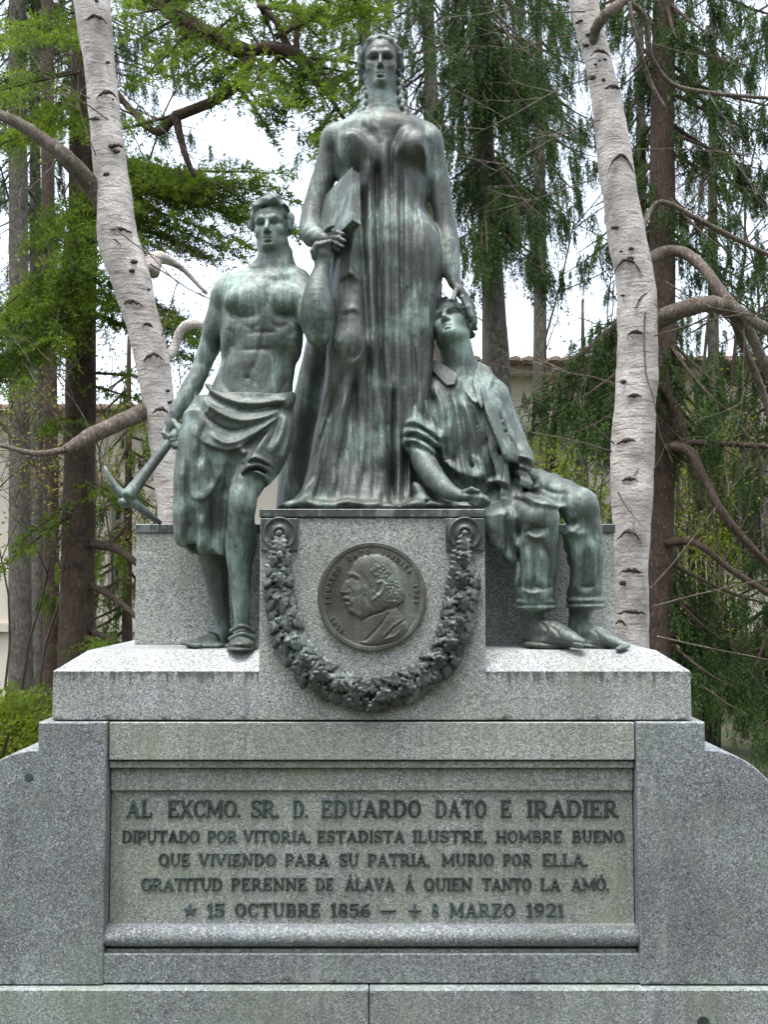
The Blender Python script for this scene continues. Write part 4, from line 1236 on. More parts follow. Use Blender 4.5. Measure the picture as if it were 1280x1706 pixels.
    h = 95*S(.36)
    Mh = rot_head(-15, 36, -17)
    o = np.array(P(752, 549, .385)) - Mh @ np.array((0, 0.0, 0.42*h))
    W, E, C = head(s, o, h, Mh, male=True, wx=1.08, mouth=0.02)
    rr = random.Random(9)
    E(0, -0.13, 0.71, 0.345, 0.39, 0.33, 0.03)
    for i in range(90):
        a = rr.uniform(-math.pi, math.pi); b = rr.uniform(-0.1, 1.35)
        dx, dy, dz = math.sin(a)*math.cos(b), math.cos(a)*math.cos(b), math.sin(b)
        if dy > 0.34 and dz < 0.78: continue
        if dy > 0.1 and dz < 0.2: continue
        cx, cy, cz = 0.345*dx, -0.10+0.40*dy, 0.66+0.35*dz
        r0 = rr.uniform(0.035, 0.06)
        C((cx, cy, cz), (cx+rr.uniform(-.05, .05), cy+rr.uniform(-.08, .02), cz-rr.uniform(.02, .12)), r0, r0*0.5, 0.012)
    for (x, y, z, x2, y2, z2, r0) in ((-.25, .16, .80, -.05, .26, .88, .06), (-.05, .26, .88, .18, .2, .86, .065), (.18, .2, .86, .31, .05, .7, .065), (.31, .05, .7, .345, -.02, .5, .05), (-.25, .16, .8, -.32, .04, .64, .06)):
        C((x, y, z), (x2, y2, z2), r0, r0*0.9, 0.015)
    # collar and lapel
    s.flap([(712, 606, .40), (724, 600, .38), (744, 610, .34), (764, 624, .315), (758, 641, .295), (744, 643, .30), (728, 627, .34)], th=.012, k=.004, bow=.012)
    s.flap([(798, 602, .40), (816, 612, .38), (824, 626, .35), (816, 648, .31), (803, 682, .275), (796, 668, .28), (788, 640, .30), (792, 618, .34)], th=.012, k=.004, bow=.015)
    curls(s, W, o, h, Mh, 0.06, 7.5, 1.08, 11.0)
    hb = box_uv(708, 802, 486, 600, .14, .56)
    hn = box_uv(768, 822, 808, 856, .04, .18)
    ft = box_uv(862, 1056, 1030, 1092, .02, .38)
    col = box_uv(706, 830, 600, 690, .22, .48)
    return s, [hb, hn, ft, col]

seated = link('seated_man_statue', None, label='bronze statue of a seated man in shirt and coat, head thrown back', cat='statue')
_s, _b = build_seated()
worked(_s, _b[:1])
link('figure', _s.mesh('figure', 0.0056, _b), M['bronze_green'], seated)
# ---------------------------------------------------------------- cast bronze letters: stems, hairlines and slab serifs
def arc(cx, cy, rx, ry, a0, a1, n=10):
    return [(cx+rx*math.cos(R(a0+(a1-a0)*i/n)), cy+ry*math.sin(R(a0+(a1-a0)*i/n))) for i in range(n+1)]
_T, _t, _s = .098, .060, .046
def stem(x, y0=.04, y1=.96, sl=.13, sr=.13, bot=True, top=True):
    o = [(_T, [(x, y0+.03), (x, y1-.03)])]
    if bot: o.append((_s, [(x-sl, y0), (x+sr, y0)]))
    if top: o.append((_s, [(x-sl, y1), (x+sr, y1)]))
    return o
GL = {
 'A': (.86, [(_t, [(.13, .05), (.42, .94)]), (_T, [(.42, .90), (.70, .06)]), (_t, [(.22, .33), (.60, .33)]), (_s, [(.03, .04), (.25, .04)]), (_s, [(.57, .04), (.84, .04)])]),
 'B': (.74, stem(.17, sl=.12, sr=.05)+[(_t, [(.17, .95), (.38, .95)]+arc(.40, .74, .20, .21, 85, -85)+[(.2, .53)]), (_t, [(.2, .53), (.4, .53)]+arc(.42, .29, .23, .245, 85, -85)+[(.2, .045)]), (_T*.8, arc(.42, .29, .21, .2, 40, -40, 4)), (_T*.7, arc(.4, .74, .18, .16, 40, -40, 4))]),
 'C': (.78, [(_t, arc(.42, .5, .33, .45, 40, 320, 18)), (_T, arc(.42, .5, .30, .40, 140, 220, 6)), (_s, [(.69, .66), (.69, .93)])]),
 'D': (.82, stem(.17, sl=.12, sr=.05)+[(_t, [(.17, .95), (.36, .95)]+arc(.36, .5, .37, .45, 88, -88, 14)+[(.17, .05)]), (_T, arc(.36, .5, .34, .40, 45, -45, 6))]),
 'E': (.70, stem(.17, sl=.12, sr=.05)+[(_t, [(.17, .95), (.60, .95)]), (_t, [(.17, .05), (.62, .05)]), (_t, [(.17, .51), (.46, .51)]), (_s, [(.60, .95), (.60, .76)]), (_s, [(.62, .05), (.63, .26)]), (_s, [(.46, .62), (.46, .40)])]),
 'G': (.82, [(_t, arc(.42, .5, .33, .45, 42, 330, 18)), (_T, arc(.42, .5, .30, .40, 140, 220, 6)), (_s, [(.69, .68), (.69, .93)]), (_T*.9, [(.68, .10), (.68, .42)]), (_s, [(.54, .44), (.80, .44)])]),
 'H': (.86, stem(.17)+stem(.68)+[(_t, [(.17, .5), (.68, .5)])]),
 'I': (.36, stem(.18)),
 'L': (.66, stem(.17)+[(_t, [(.17, .05), (.58, .05)]), (_s, [(.58, .05), (.60, .28)])]),
 'M': (1.02, [(_t, [(.15, .05), (.17, .94)]), (_T, [(.17, .93), (.50, .22)]), (_t, [(.50, .22), (.84, .93)]), (_T, [(.85, .93), (.86, .06)]), (_s, [(.03, .04), (.28, .04)]), (_s, [(.74, .04), (.98, .04)]), (_s, [(.04, .96), (.2, .96)]), (_s, [(.82, .96), (.97, .96)])]),
 'N': (.86, [(_t, [(.16, .05), (.16, .93)]), (_T, [(.17, .93), (.69, .08)]), (_t, [(.70, .06), (.70, .95)]), (_s, [(.04, .04), (.29, .04)]), (_s, [(.03, .96), (.2, .96)]), (_s, [(.57, .96), (.83, .96)])]),
 'O': (.82, [(_t, arc(.41, .5, .33, .45, 0, 360, 24)), (_T, arc(.41, .5, .30, .40, 140, 220, 6)), (_T, arc(.41, .5, .30, .40, 40, -40, 6))]),
 'P': (.72, stem(.17, sl=.12, sr=.13)+[(_t, [(.17, .95), (.38, .95)]+arc(.40, .70, .23, .25, 85, -85)+[(.2, .45)]), (_T*.8, arc(.4, .7, .2, .2, 45, -45, 4))]),
 'Q': (.84, [(_t, arc(.41, .5, .33, .45, 0, 360, 24)), (_T, arc(.41, .5, .30, .40, 140, 220, 6)), (_T, arc(.41, .5, .30, .40, 40, -40, 6)), (_t, [(.40, .16), (.55, .02), (.76, -.06)])]),
 'R': (.82, stem(.17, sl=.12, sr=.13)+[(_t, [(.17, .95), (.38, .95)]+arc(.40, .72, .22, .23, 85, -85)+[(.2, .49)]), (_T*.8, arc(.4, .72, .19, .18, 45, -45, 4)), (_T*.9, [(.38, .48), (.56, .2), (.66, .05)]), (_s, [(.62, .03), (.80, .06)])]),
 'S': (.68, [(_t, arc(.34, .73, .24, .225, 30, 230, 12)), (_T, [(.16, .62), (.34, .51), (.50, .40)]), (_t, arc(.34, .27, .25, .225, 50, -150, 12)), (_s, [(.57, .72), (.57, .94)]), (_s, [(.08, .28), (.08, .06)])]),
 'T': (.80, stem(.40, top=False)+[(_t, [(.06, .95), (.74, .95)]), (_s, [(.06, .95), (.05, .74)]), (_s, [(.74, .95), (.75, .74)])]),
 'U': (.84, [(_T, [(.18, .95), (.18, .38)]), (_t, [(.18, .40)]+arc(.42, .34, .24, .29, 180, 360, 12)+[(.66, .95)]), (_s, [(.05, .96), (.31, .96)]), (_s, [(.54, .96), (.79, .96)])]),
 'V': (.84, [(_T, [(.14, .94), (.42, .08)]), (_t, [(.42, .08), (.70, .95)]), (_s, [(.02, .96), (.28, .96)]), (_s, [(.58, .96), (.82, .96)])]),
 'X': (.84, [(_T, [(.16, .93), (.68, .07)]), (_t, [(.68, .94), (.15, .06)]), (_s, [(.04, .96), (.29, .96)]), (_s, [(.56, .96), (.81, .96)]), (_s, [(.03, .04), (.27, .04)]), (_s, [(.55, .04), (.82, .04)])]),
 'Z': (.76, [(_t, [(.10, .95), (.66, .95)]), (_T, [(.64, .92), (.12, .08)]), (_t, [(.10, .05), (.68, .05)]), (_s, [(.09, .95), (.09, .75)]), (_s, [(.68, .05), (.69, .26)])]),
 '1': (.46, [(_T, [(.25, .06), (.25, .94)]), (_t, [(.08, .80), (.22, .92)]), (_s, [(.08, .04), (.42, .04)])]),
 '2': (.68, [(_t, arc(.33, .70, .24, .25, 170, -20, 12)), (_T*.8, arc(.33, .70, .21, .22, 40, -40, 5)), (_t, [(.54, .60), (.30, .28), (.08, .06)]), (_T*.8, [(.10, .07), (.60, .07)]), (_s, [(.60, .07), (.63, .24)])]),
 '5': (.68, [(_T*.8, [(.16, .92), (.58, .92)]), (_t, [(.15, .92), (.12, .52)]), (_t, [(.12, .52), (.22, .60)]+arc(.33, .31, .27, .28, 100, -160, 14)), (_T*.8, arc(.33, .31, .24, .24, 45, -45, 5))]),
 '6': (.70, [(_t, [(.56, .92), (.36, .86), (.18, .64), (.10, .34)]), (_t, arc(.35, .30, .25, .26, 0, 360, 18)), (_T*.8, arc(.35, .32, .22, .25, 130, 230, 6)), (_T*.6, arc(.35, .30, .22, .2, 40, -40, 5))]),
 '8': (.68, [(_t, arc(.34, .73, .19, .21, 0, 360, 16)), (_t, arc(.34, .28, .24, .24, 0, 360, 18)), (_T*.8, [(.18, .70), (.34, .52), (.52, .32)])]),
 '9': (.70, [(_t, [(.14, .08), (.34, .14), (.52, .36), (.60, .66)]), (_t, arc(.35, .70, .25, .26, 0, 360, 18)), (_T*.8, arc(.35, .68, .22, .25, 50, -50, 6)), (_T*.6, arc(.35, .70, .22, .2, 140, 220, 5))]),
 ',': (.26, [(_T, [(.12, .07), (.13, .05)]), (_t, [(.14, .03), (.07, -.12)])]),
 '.': (.26, [(_T, [(.12, .07), (.125, .07)])]),
 '*': (.95, [(_t, [(.47+.46*math.cos(R(90+144*i)), .45+.48*math.sin(R(90+144*i))) for i in range(6)]), (.12, [(.45, .45), (.49, .45)])]),
 '-': (1.1, [(_T*.8, [(.08, .42), (1.02, .42)])]),
 '+': (.90, [(_T*.8, [(.06, .45), (.84, .45)]), (_T*.8, [(.45, .02), (.45, .86)]), (_s, [(.34, .02), (.56, .02)])]),
}
GL['Á'] = (GL['A'][0], GL['A'][1]+[(_t, [(.40, 1.10), (.52, 1.24)])])
GL['Ó'] = (GL['O'][0], GL['O'][1]+[(_t, [(.40, 1.10), (.52, 1.24)])])

_glyph_cache = {}
def glyph_mesh(ch, hx, hz, depth, voxel):
    """one cast letter; x to the right, z up, front towards -y; hx / hz metres per unit"""
    key = (ch, round(hx, 3), round(hz, 3))
    if key in _glyph_cache: return _glyph_cache[key]
    s = Sculpt()
    w, strokes = GL[ch]
    asp = hx/hz
    for r, pts in strokes:
        q = np.array(pts, dtype=np.float32)
        rr = r*hz*(0.5+0.5*asp)
        def fn(p, q=q, rr=rr):
            x = p[:, 0]/hx; z = p[:, 2]/hz
            d = np.full(len(p), 1e9, dtype=np.float32)
            for a, b in zip(q[:-1], q[1:]):
                ax, az = a[0]*hx, a[1]*hz; ex, ez = b[0]*hx-ax, b[1]*hz-az
                L2 = ex*ex+ez*ez+1e-12
                t = np.clip(((p[:, 0]-ax)*ex+(p[:, 2]-az)*ez)/L2, 0, 1)
                d = np.minimum(d, np.hypot(p[:, 0]-ax-t*ex, p[:, 2]-az-t*ez))
            d = d-rr
            dy = np.abs(p[:, 1])-depth
            c = 0.3*voxel
            return np.maximum(np.maximum(d, dy), (d+dy)*0.707+c).astype(np.float32)
        lo = (q[:, 0].min()*hx-rr-.006, -depth-.006, q[:, 1].min()*hz-rr-.006); hi = (q[:, 0].max()*hx+rr+.006, depth+.006, q[:, 1].max()*hz+rr+.006)
        s._add(lo, hi, fn, 'u', 0.0006)
    lo, hi = s.bounds()
    V, Fq = s.polygonise(voxel, lo+.003, hi-.003, n=4, band=0.004)
    me = mesh_np('letter', V, Fq)
    _glyph_cache[key] = me
    return me

LINES = [
 (1331.5, 1360.5, [('AL', 210, 254), ('EXCMO.', 279, 402), ('SR.', 418, 466), ('D.', 487, 514), ('EDUARDO', 534, 703), ('DATO', 724, 812), ('E', 833, 853), ('IRADIER', 877, 1031)]),
 (1382, 1402, [('DIPUTADO', 203, 333), ('POR', 345, 396), ('VITORIA,', 404, 519), ('ESTADISTA', 528, 675), ('ILUSTRE,', 687, 812), ('HOMBRE', 826, 937), ('BUENO', 953, 1040)]),
 (1420.5, 1441, [('QUE', 264, 317), ('VIVIENDO', 330, 461), ('PARA', 474, 549), ('SU', 565, 598), ('PATRIA,', 612, 718), ('MURIO', 735, 824), ('POR', 837, 887), ('ELLA.', 903, 981)]),
 (1461, 1482, [('GRATITUD', 235, 371), ('PERENNE', 384, 512), ('DE', 525, 557), ('ÁLAVA', 574, 658), ('Á', 675, 690), ('QUIEN', 706, 787), ('TANTO', 803, 886), ('LA', 900, 935), ('AMÓ.', 951, 1016)]),
 (1503, 1526, [('*', 306, 328), ('15', 344, 375), ('OCTUBRE', 390, 535), ('1856', 550, 618), ('-', 634, 661), ('+', 680, 702), ('8', 718, 732), ('MARZO', 748, 859), ('1921', 876, 941)]),
]
YL = 0.043
for v0, v1, words in LINES:
    hz = zz(v0, YL)-zz(v1, YL); zb = zz(v1, YL)
    for word, u0, u1 in words:
        tot = sum(GL[c][0] for c in word)
        x0, x1 = xx(u0, (v0+v1)/2, YL), xx(u1, (v0+v1)/2, YL)
        hx = (x1-x0)/tot
        hxq = hz*round(hx/hz*8)/8.0          # a few widths per size, so that like letters share one casting
        x = x0
        for c in word:
            me = glyph_mesh(c, hxq, hz, 0.0055, 0.0027)
            link('letter', me, M['bronze_letter'], panel, loc=(x+GL[c][0]*(hx-hxq)/2, YL, zb))
            x += GL[c][0]*hx

# ---------------------------------------------------------------- medallion with a portrait in profile
MU, MV, MR = 620.0, 993.5, 90.0
YM = -0.002
mc = P(MU, MV, YM); mr = MR*S(YM)
def seg_dist(q, pts):
    d = np.full(len(q), 1e9); 
    for a, b in zip(pts[:-1], pts[1:]):
        a = np.array(a, float); e = np.array(b, float)-a; L2 = e@e+1e-9
        t = np.clip(((q-a)@e)/L2, 0, 1); w = q-a-t[:, None]*e
        d = np.minimum(d, np.sqrt((w*w).sum(1)))
    return d
def poly_sd(q, pts):
    pts = np.array(pts, float); d = np.full(len(q), 1e18); sg = np.ones(len(q)); n = len(pts)
    for i in range(n):
        a, b = pts[i], pts[i-1]; e = b-a; w = q-a
        t = np.clip((w@e)/(e@e), 0, 1); r_ = w-t[:, None]*e; d = np.minimum(d, (r_*r_).sum(1))
        c1 = q[:, 1] >= a[1]; c2 = q[:, 1] < b[1]; c3 = e[0]*w[:, 1] > e[1]*w[:, 0]
        sg = np.where((c1 & c2 & c3) | (~c1 & ~c2 & ~c3), -sg, sg)
    return sg*np.sqrt(d)
def zm(pts): return [(520+x/6.244, 890+y/6.244) for x, y in pts]      # enlarged-detail pixels to photo pixels
HEADP = zm([(600, 215), (700, 212), (800, 245), (880, 320), (918, 400), (940, 500), (962, 580), (968, 640), (950, 700), (880, 745), (840, 770), (760, 800), (700, 830), (600, 850), (560, 880), (510, 880), (440, 842),
            (385, 812), (370, 775), (350, 752), (342, 715), (352, 700), (330, 690), (325, 660), (334, 640), (306, 618), (302, 598), (322, 560), (358, 492), (380, 470), (376, 432), (386, 410), (402, 375), (430, 310), (480, 255), (540, 225)])
NECK = zm([(560, 800), (780, 740), (870, 765), (900, 830), (780, 1000), (600, 1110), (530, 1110), (535, 1000), (525, 900)])
COAT = zm([(870, 760), (920, 820), (960, 880), (992, 935), (1005, 985), (940, 1060), (850, 1112), (700, 1150), (560, 1145), (510, 1120), (560, 1090), (640, 1010), (720, 920), (790, 800)])
n_r, n_a = 120, 340
rr_ = np.concatenate([np.linspace(0, 0.97, n_r)])
aa = np.linspace(0, 2*np.pi, n_a, endpoint=False)
RR, AA = np.meshgrid(rr_, aa, indexing='ij')
U_ = (MU+RR*MR*np.cos(AA)).ravel(); V_ = (MV-RR*MR*np.sin(AA)).ravel()
Q = np.stack([U_, V_], 1); rad = RR.ravel()
def dome(sd, hgt, wid): return hgt*(1-np.exp(np.minimum(sd, 0)/wid))
H = np.zeros(len(Q))
H += 4.0*np.clip((rad-0.90)/0.03, 0, 1)                              # rim
H = np.maximum(H, 0) - 1.5*np.exp(-((rad-0.87)/0.03)**2)*0
fieldm = np.clip((0.92-rad)/0.03, 0, 1)
H += dome(poly_sd(Q, NECK), 7, 5)*fieldm
ct = poly_sd(Q, COAT)
H = np.where(ct < 0, np.maximum(H, 3+dome(ct, 7, 4)), H)
hs = poly_sd(Q, HEADP)
H = np.where(hs < 0, np.maximum(H*0.6, 2.5+dome(hs, 14, 7)), H)
def add(kind, amp, w, pts):
    global H
    H += (1 if kind == '+' else -1)*amp*np.exp(-(seg_dist(Q, zm(pts))/w)**2)
add('+', 3.5, 2.6, [(388, 412), (430, 410), (480, 440)]); add('-', 5.0, 2.4, [(410, 452), (440, 470), (470, 480)]); add('+', 2.5, 1.8, [(420, 465), (455, 480)])
add('+', 3.5, 2.6, [(365, 500), (330, 570), (318, 600)]); add('+', 2.5, 2.2, [(345, 612), (375, 606)]); add('-', 3, 1.8, [(395, 560), (425, 600), (425, 650)])
add('+', 4.5, 3.2, [(340, 660), (375, 668), (410, 700)]); add('-', 4, 1.4, [(340, 695), (390, 702)]); add('+', 3, 2.2, [(350, 715), (390, 730)]); add('+', 3, 3.5, [(385, 780), (440, 810), (490, 840)])
add('+', 3, 6, [(450, 580), (540, 560)]); add('-', 2.5, 4, [(500, 420), (560, 480), (600, 560)]); add('-', 3, 3, [(560, 650), (600, 720), (640, 760)])
add('+', 5, 2.2, [(690, 500), (725, 488), (748, 520), (745, 570), (715, 620), (660, 660), (640, 675)]); add('-', 5, 2.4, [(705, 540), (700, 585), (670, 610)]); add('+', 4, 2.2, [(650, 600), (675, 620)])
add('-', 5, 1.6, [(560, 870), (640, 830), (740, 800), (790, 760)])
add('-', 4, 1.6, [(790, 830), (720, 930), (640, 1020), (560, 1100)]); add('-', 4, 1.6, [(950, 900), (850, 970), (760, 1070)]); add('+', 3, 2.4, [(930, 890), (840, 950), (750, 1050)]); add('+', 4, 2, [(770, 1080), (860, 1050), (900, 1010)])
HAIR = zm([(600, 380), (640, 310), (720, 300), (800, 360), (850, 430), (900, 500), (950, 570), (965, 640), (945, 710), (860, 745), (780, 700), (760, 560), (720, 470), (640, 440)])
hw = np.clip(-poly_sd(Q, HAIR)/2.0, 0, 1)
cur = noise3(U_/3.1, V_/3.1, U_*0+1.5)+0.6*noise3(U_/1.7, V_/1.7, U_*0+4.5)
H += hw*(1.5+3.6*cur)
H += 0.35*noise3(U_/2.2, V_/2.2, U_*0+8)
base = 11.0e-3
Hm = base + H*0.72e-3
VX = mc.x + RR.ravel()*mr*np.cos(AA.ravel()); VZ = mc.z + RR.ravel()*mr*np.sin(AA.ravel())
Vm = np.stack([VX, mc.y-Hm, VZ], 1)
# rounded edge back to the stone
ring = []
for (q, dpt) in ((0.985, base+3.6e-3), (1.0, base+1.5e-3), (1.003, base-3e-3), (1.003, 0.0)):
    ring.append(np.stack([mc.x+q*mr*np.cos(aa), np.full(n_a, mc.y-dpt), mc.z+q*mr*np.sin(aa)], 1))
Vm = np.concatenate([Vm]+ring)
nr2 = n_r+4
i_, j_ = np.meshgrid(np.arange(nr2-1), np.arange(n_a), indexing='ij')
i_, j_ = i_.ravel(), j_.ravel(); j2 = (j_+1) % n_a
Fm = np.stack([i_*n_a+j_, (i_+1)*n_a+j_, (i_+1)*n_a+j2, i_*n_a+j2], 1)
medal = link('medallion', mesh_np('medallion', Vm, Fm), M['bronze_brown'], mon, label='round bronze medallion with the profile of a bald bearded man')
def ring_text(txt, a_mid, rad_f, hz, step, outward=True):
    n = len(txt)
    for i, c in enumerate(txt):
        if c == ' ': continue
        a = a_mid + (n-1)/2*step - i*step
        me = glyph_mesh(c, hz*0.8, hz, 0.0045, 0.0017)
        w = GL[c][0]*hz*0.8
        cpos = Vector((mc.x+rad_f*mr*math.cos(R(a)), mc.y-base-0.001, mc.z+rad_f*mr*math.sin(R(a))))
        Rm = Matrix.Rotation(R(90-a), 4, 'Y')
        o = link('letter', me, M['bronze_brown'], medal)
        o.matrix_world = Matrix.Translation(cpos) @ Rm @ Matrix.Translation((-w/2, 0, -hz/2))
ring_text('EDUARDO', 163, 0.81, 0.020, 7.9)
ring_text('DATO', 108, 0.825, 0.020, 8.4)
ring_text('IRADIER', 55, 0.83, 0.019, 7.0)
ring_text('1921', 4, 0.825, 0.019, 6.8)
for i, c in enumerate('1856'):           # reads along the lower left
    a = 228-(3-i)*6.6
    me = glyph_mesh(c, 0.0185*0.8, 0.0185, 0.0045, 0.0017)
    o = link('letter', me, M['bronze_brown'], medal)
    cpos = Vector((mc.x+0.835*mr*math.cos(R(a)), mc.y-base-0.001, mc.z+0.835*mr*math.sin(R(a))))
    o.matrix_world = Matrix.Translation(cpos) @ Matrix.Rotation(R(90-a), 4, 'Y') @ Matrix.Translation((-0.005, 0, -0.008))

# ---------------------------------------------------------------- oak garland with its two corner plates
gar = link('garland', None, parent=mon, label='dark bronze garland of oak leaves and acorns')
for u0, u1 in ((434.5, 497), (742.5, 807)):
    Yq = 0.002
    a, b = P(u0, 917, Yq), P(u1, 863.5, Yq)
    pl = MB().box(a.x, b.x, Yq-0.012, Yq+0.002, a.z, b.z-0.001, 0.002).build('corner_plate', M['bronze_dark'], gar)
    c = P((u0+u1)/2, 889, Yq-0.012)
    mbt = MB(); sg = 40
    prof = [(0.062, 0.0), (0.061, -0.005), (0.056, -0.006), (0.052, -0.001), (0.034, -0.001), (0.032, -0.004), (0.026, -0.009), (0.020, -0.009), (0.017, -0.002), (0.0145, -0.004), (0.012, -0.013), (0.006, -0.017)]
    for r_, dy in prof:
        for k in range(sg):
            t = 2*math.pi*k/sg
            mbt.v.append((c.x+r_*math.cos(t)*0.98, c.y+dy, c.z+r_*math.sin(t)))
    for r_ in range(len(prof)-1):
        for k in range(sg): mbt.f.append((r_*sg+k, r_*sg+(k+1) % sg, (r_+1)*sg+(k+1) % sg, (r_+1)*sg+k))
    mbt.f.append(tuple((len(prof)-1)*sg+k for k in range(sg)))
    mbt.build('rosette', M['bronze_dark'], gar, smooth=True)

def oak_leaf(seed):
    """a lobed oak leaf lying along +x (stalk at 0, tip at 1), face towards -y; cast thickness behind"""
    r = random.Random(seed)
    n = 26
    top, mid = [], []
    V2, F2 = [], []
    ncol = 7
    rows = []
    for i in range(n+1):
        t = i/n
        env = 0.40*math.sin(math.pi*min(1, t*0.97+0.03)**0.85)**0.7
        lob = 0.5+0.5*math.cos(2*math.pi*(t*4.0+0.45))
        row = []
        for sd in (-1, 1):
            l2 = 0.5+0.5*math.cos(2*math.pi*(t*4.6+0.45)+sd*0.6+r.uniform(-.15, .15))
            row.append(max(0.015, env*(0.70+0.32*l2)*(1-0.10*r.random())))
        rows.append((t, row))
    for t, (wl, wr) in rows:
        line = []
        for j in range(ncol):
            q = (j-(ncol-1)/2)/((ncol-1)/2)
            w = wl if q < 0 else wr
            y = q*w
            big = w/0.36
            z = 0.10*math.sin(math.pi*t)*0.9 + 0.10*(1-abs(q))*0.5 - 0.02
            z += 0.16*max(0, abs(q)-0.5)*(big-0.55)*1.6-0.06*abs(q)           # lobes curl forward
            z -= 0.09*math.exp(-(q/0.16)**2)+0.02*abs(math.sin(t*14+abs(q)*4))                        # midrib groove
            z += 0.02*math.cos(2*math.pi*(t*4+0.45))*abs(q)
            z -= 0.18*max(0, t-0.75)**1.0
            line.append(len(V2)); V2.append((t-0.45, -z, y))
        F2 += [(rows_prev[j], rows_prev[j+1], line[j+1], line[j]) for j in range(ncol-1)] if t > 0 else []
        rows_prev = line
    # skirt: the thickness of the casting
    nv = len(V2); border = []
    idx = [[i*ncol+j for j in range(ncol)] for i in range(n+1)]
    border = idx[0][:] + [idx[i][-1] for i in range(1, n+1)] + idx[n][::-1][1:] + [idx[i][0] for i in range(n-1, 0, -1)]
    m0 = len(V2)
    for b in border:
        x, y, z = V2[b]; V2.append((x*0.97, y+0.10, z*0.95))
    L = len(border)
    for k in range(L): F2.append((border[k], m0+k, m0+(k+1) % L, border[(k+1) % L]))
    me = bpy.data.meshes.new('leaf'); me.from_pydata(V2, [], F2)
    me.polygons.foreach_set('use_smooth', np.ones(len(me.polygons), dtype=bool)); me.update()
    me.materials.append(M['bronze_dark'])
    return me
leaves = [oak_leaf(k) for k in range(4)]
ac = Sculpt(); ac.cone((0, 0, 0), (0, -.004, -.004), .0085, .0075, .003); ac.cone((0, -.001, .006), (0, -.001, .004), .0095, .0095, .002)
acorn = mesh_np('acorn', *ac.polygonise(0.0028, *(np.array((-.02, -.02, -.02)), np.array((.02, .02, .025)))))
acorn.materials.append(M['bronze_dark'])
GP = [(466, 896), (464, 930), (464, 970), (468, 1010), (476, 1048), (494, 1086), (524, 1120), (564, 1146), (621, 1160)]
GPR = [(773, 896), (772, 930), (771, 970), (768, 1010), (760, 1048), (742, 1086), (714, 1120), (676, 1146), (622, 1160)]
rg = random.Random(11)
def path_pts(g):
    q = np.array(g, float); seg = np.sqrt(((q[1:]-q[:-1])**2).sum(1)); cum = np.concatenate([[0], np.cumsum(seg)])
    return q, cum
for g in (GP, GPR):
    q, cum = path_pts(g)
    # the core the leaves are bound to
    core = MB(); cp, cr = [], []
    for t in np.linspace(0, 1, 24):
        u = np.interp(t*cum[-1], cum, q[:, 0]); v = np.interp(t*cum[-1], cum, q[:, 1])
        cp.append(P(u, v, 0.004)); cr.append((6+11*min(1, t*2.2))*S(0))
    core.tube(cp, cr, 10)
    for k, vv in enumerate(core.v): core.v[k] = (vv[0], 0.004+(vv[1]-0.004)*0.55, vv[2])
    core.build('garland_core', M['bronze_dark'], gar, smooth=True)
    s_ = 10.0; row = 0
    while s_ < cum[-1]+4:
        u = np.interp(s_, cum, q[:, 0]); v = np.interp(s_, cum, q[:, 1])
        u2 = np.interp(s_+6, cum, q[:, 0]); v2 = np.interp(s_+6, cum, q[:, 1]); u1 = np.interp(s_-6, cum, q[:, 0]); v1 = np.interp(s_-6, cum, q[:, 1])
        d = np.array((u2-u1, v2-v1)); d /= np.linalg.norm(d); nrm = np.array((-d[1], d[0]))
        grow = min(1, 0.35+s_/120)
        offs = ((-1, 1) if row % 2 == 0 else (-.05, .9, -.95)) if s_ > 22 else (0,)
        for of in offs:
            of = of+rg.uniform(-.15, .15)
            cu, cv = np.array((u, v))+nrm*of*15.5*grow
            ang = math.degrees(math.atan2(-d[1], d[0])) + (-of)*28*(1) + rg.uniform(-14, 14)
            ln = rg.uniform(40, 48)*S(0)*(0.8+0.2*grow)
            o = link('leaf', leaves[rg.randrange(4)], None, gar)
            lift = 0.020+0.014*(1-min(1, abs(of)))*grow + rg.uniform(0, .006)
            tilt = rg.uniform(-12, 12) + of*22
            o.matrix_world = (Matrix.Translation(P(cu, cv, -lift)) @ Matrix.Rotation(R(-ang), 4, 'Y') @ Matrix.Rotation(R(-10+rg.uniform(-6, 6)), 4, 'Z')
                              @ Matrix.Rotation(R(tilt), 4, 'X') @ Matrix.Diagonal((ln, ln*0.85, ln*rg.uniform(.78, .92), 1)))
        if row % 2 == 1 and s_ > 20:
            for kk in range(2):
                of = rg.uniform(-.8, .8)
                cu, cv = np.array((u, v))+nrm*of*17*grow
                o = link('acorn', acorn, None, gar)
                o.matrix_world = Matrix.Translation(P(cu, cv, -0.052-rg.uniform(0, .008))) @ Matrix.Rotation(rg.uniform(0, 6), 4, 'Y')
        s_ += 18.0; row += 1
# ---------------------------------------------------------------- materials of the park
def make_bark(name, base, ridge, moss=0.2, scale=14.0):
    m, nt, bs = new_mat(name)
    v = noise(nt, world_coords(nt, (1.0, 1.0, 0.38)), scale*2.6, 6, 0.7, 0.6)
    n1 = noise(nt, world_coords(nt), 9.0, 6, 0.65)
    f = ramp(nt, v, [(0.40, 0.0), (0.58, 1.0)])
    col = mix(nt, f, ridge, base)
    col = mix(nt, ramp(nt, n1, [(0.35, 0.0), (0.7, 0.7)]), col, tuple(c*1.6 for c in base))
    n2 = noise(nt, world_coords(nt, (1, 1, .5)), 3.5, 5, 0.6)
    col = mix(nt, ramp(nt, n2, [(0.52, 0.0), (0.68, moss)]), col, (0.075, 0.095, 0.035))
    nt.links.new(col, bs.inputs['Base Color'])
    bs.inputs['Roughness'].default_value = 0.9
    bs.inputs['Specular IOR Level'].default_value = 0.15
    h = nd(nt, 'ShaderNodeMath', operation='ADD'); nt.links.new(f, h.inputs[0]); nt.links.new(n1, h.inputs[1])
    bump(nt, bs, h.outputs[0], 0.8, 0.02)
    return m

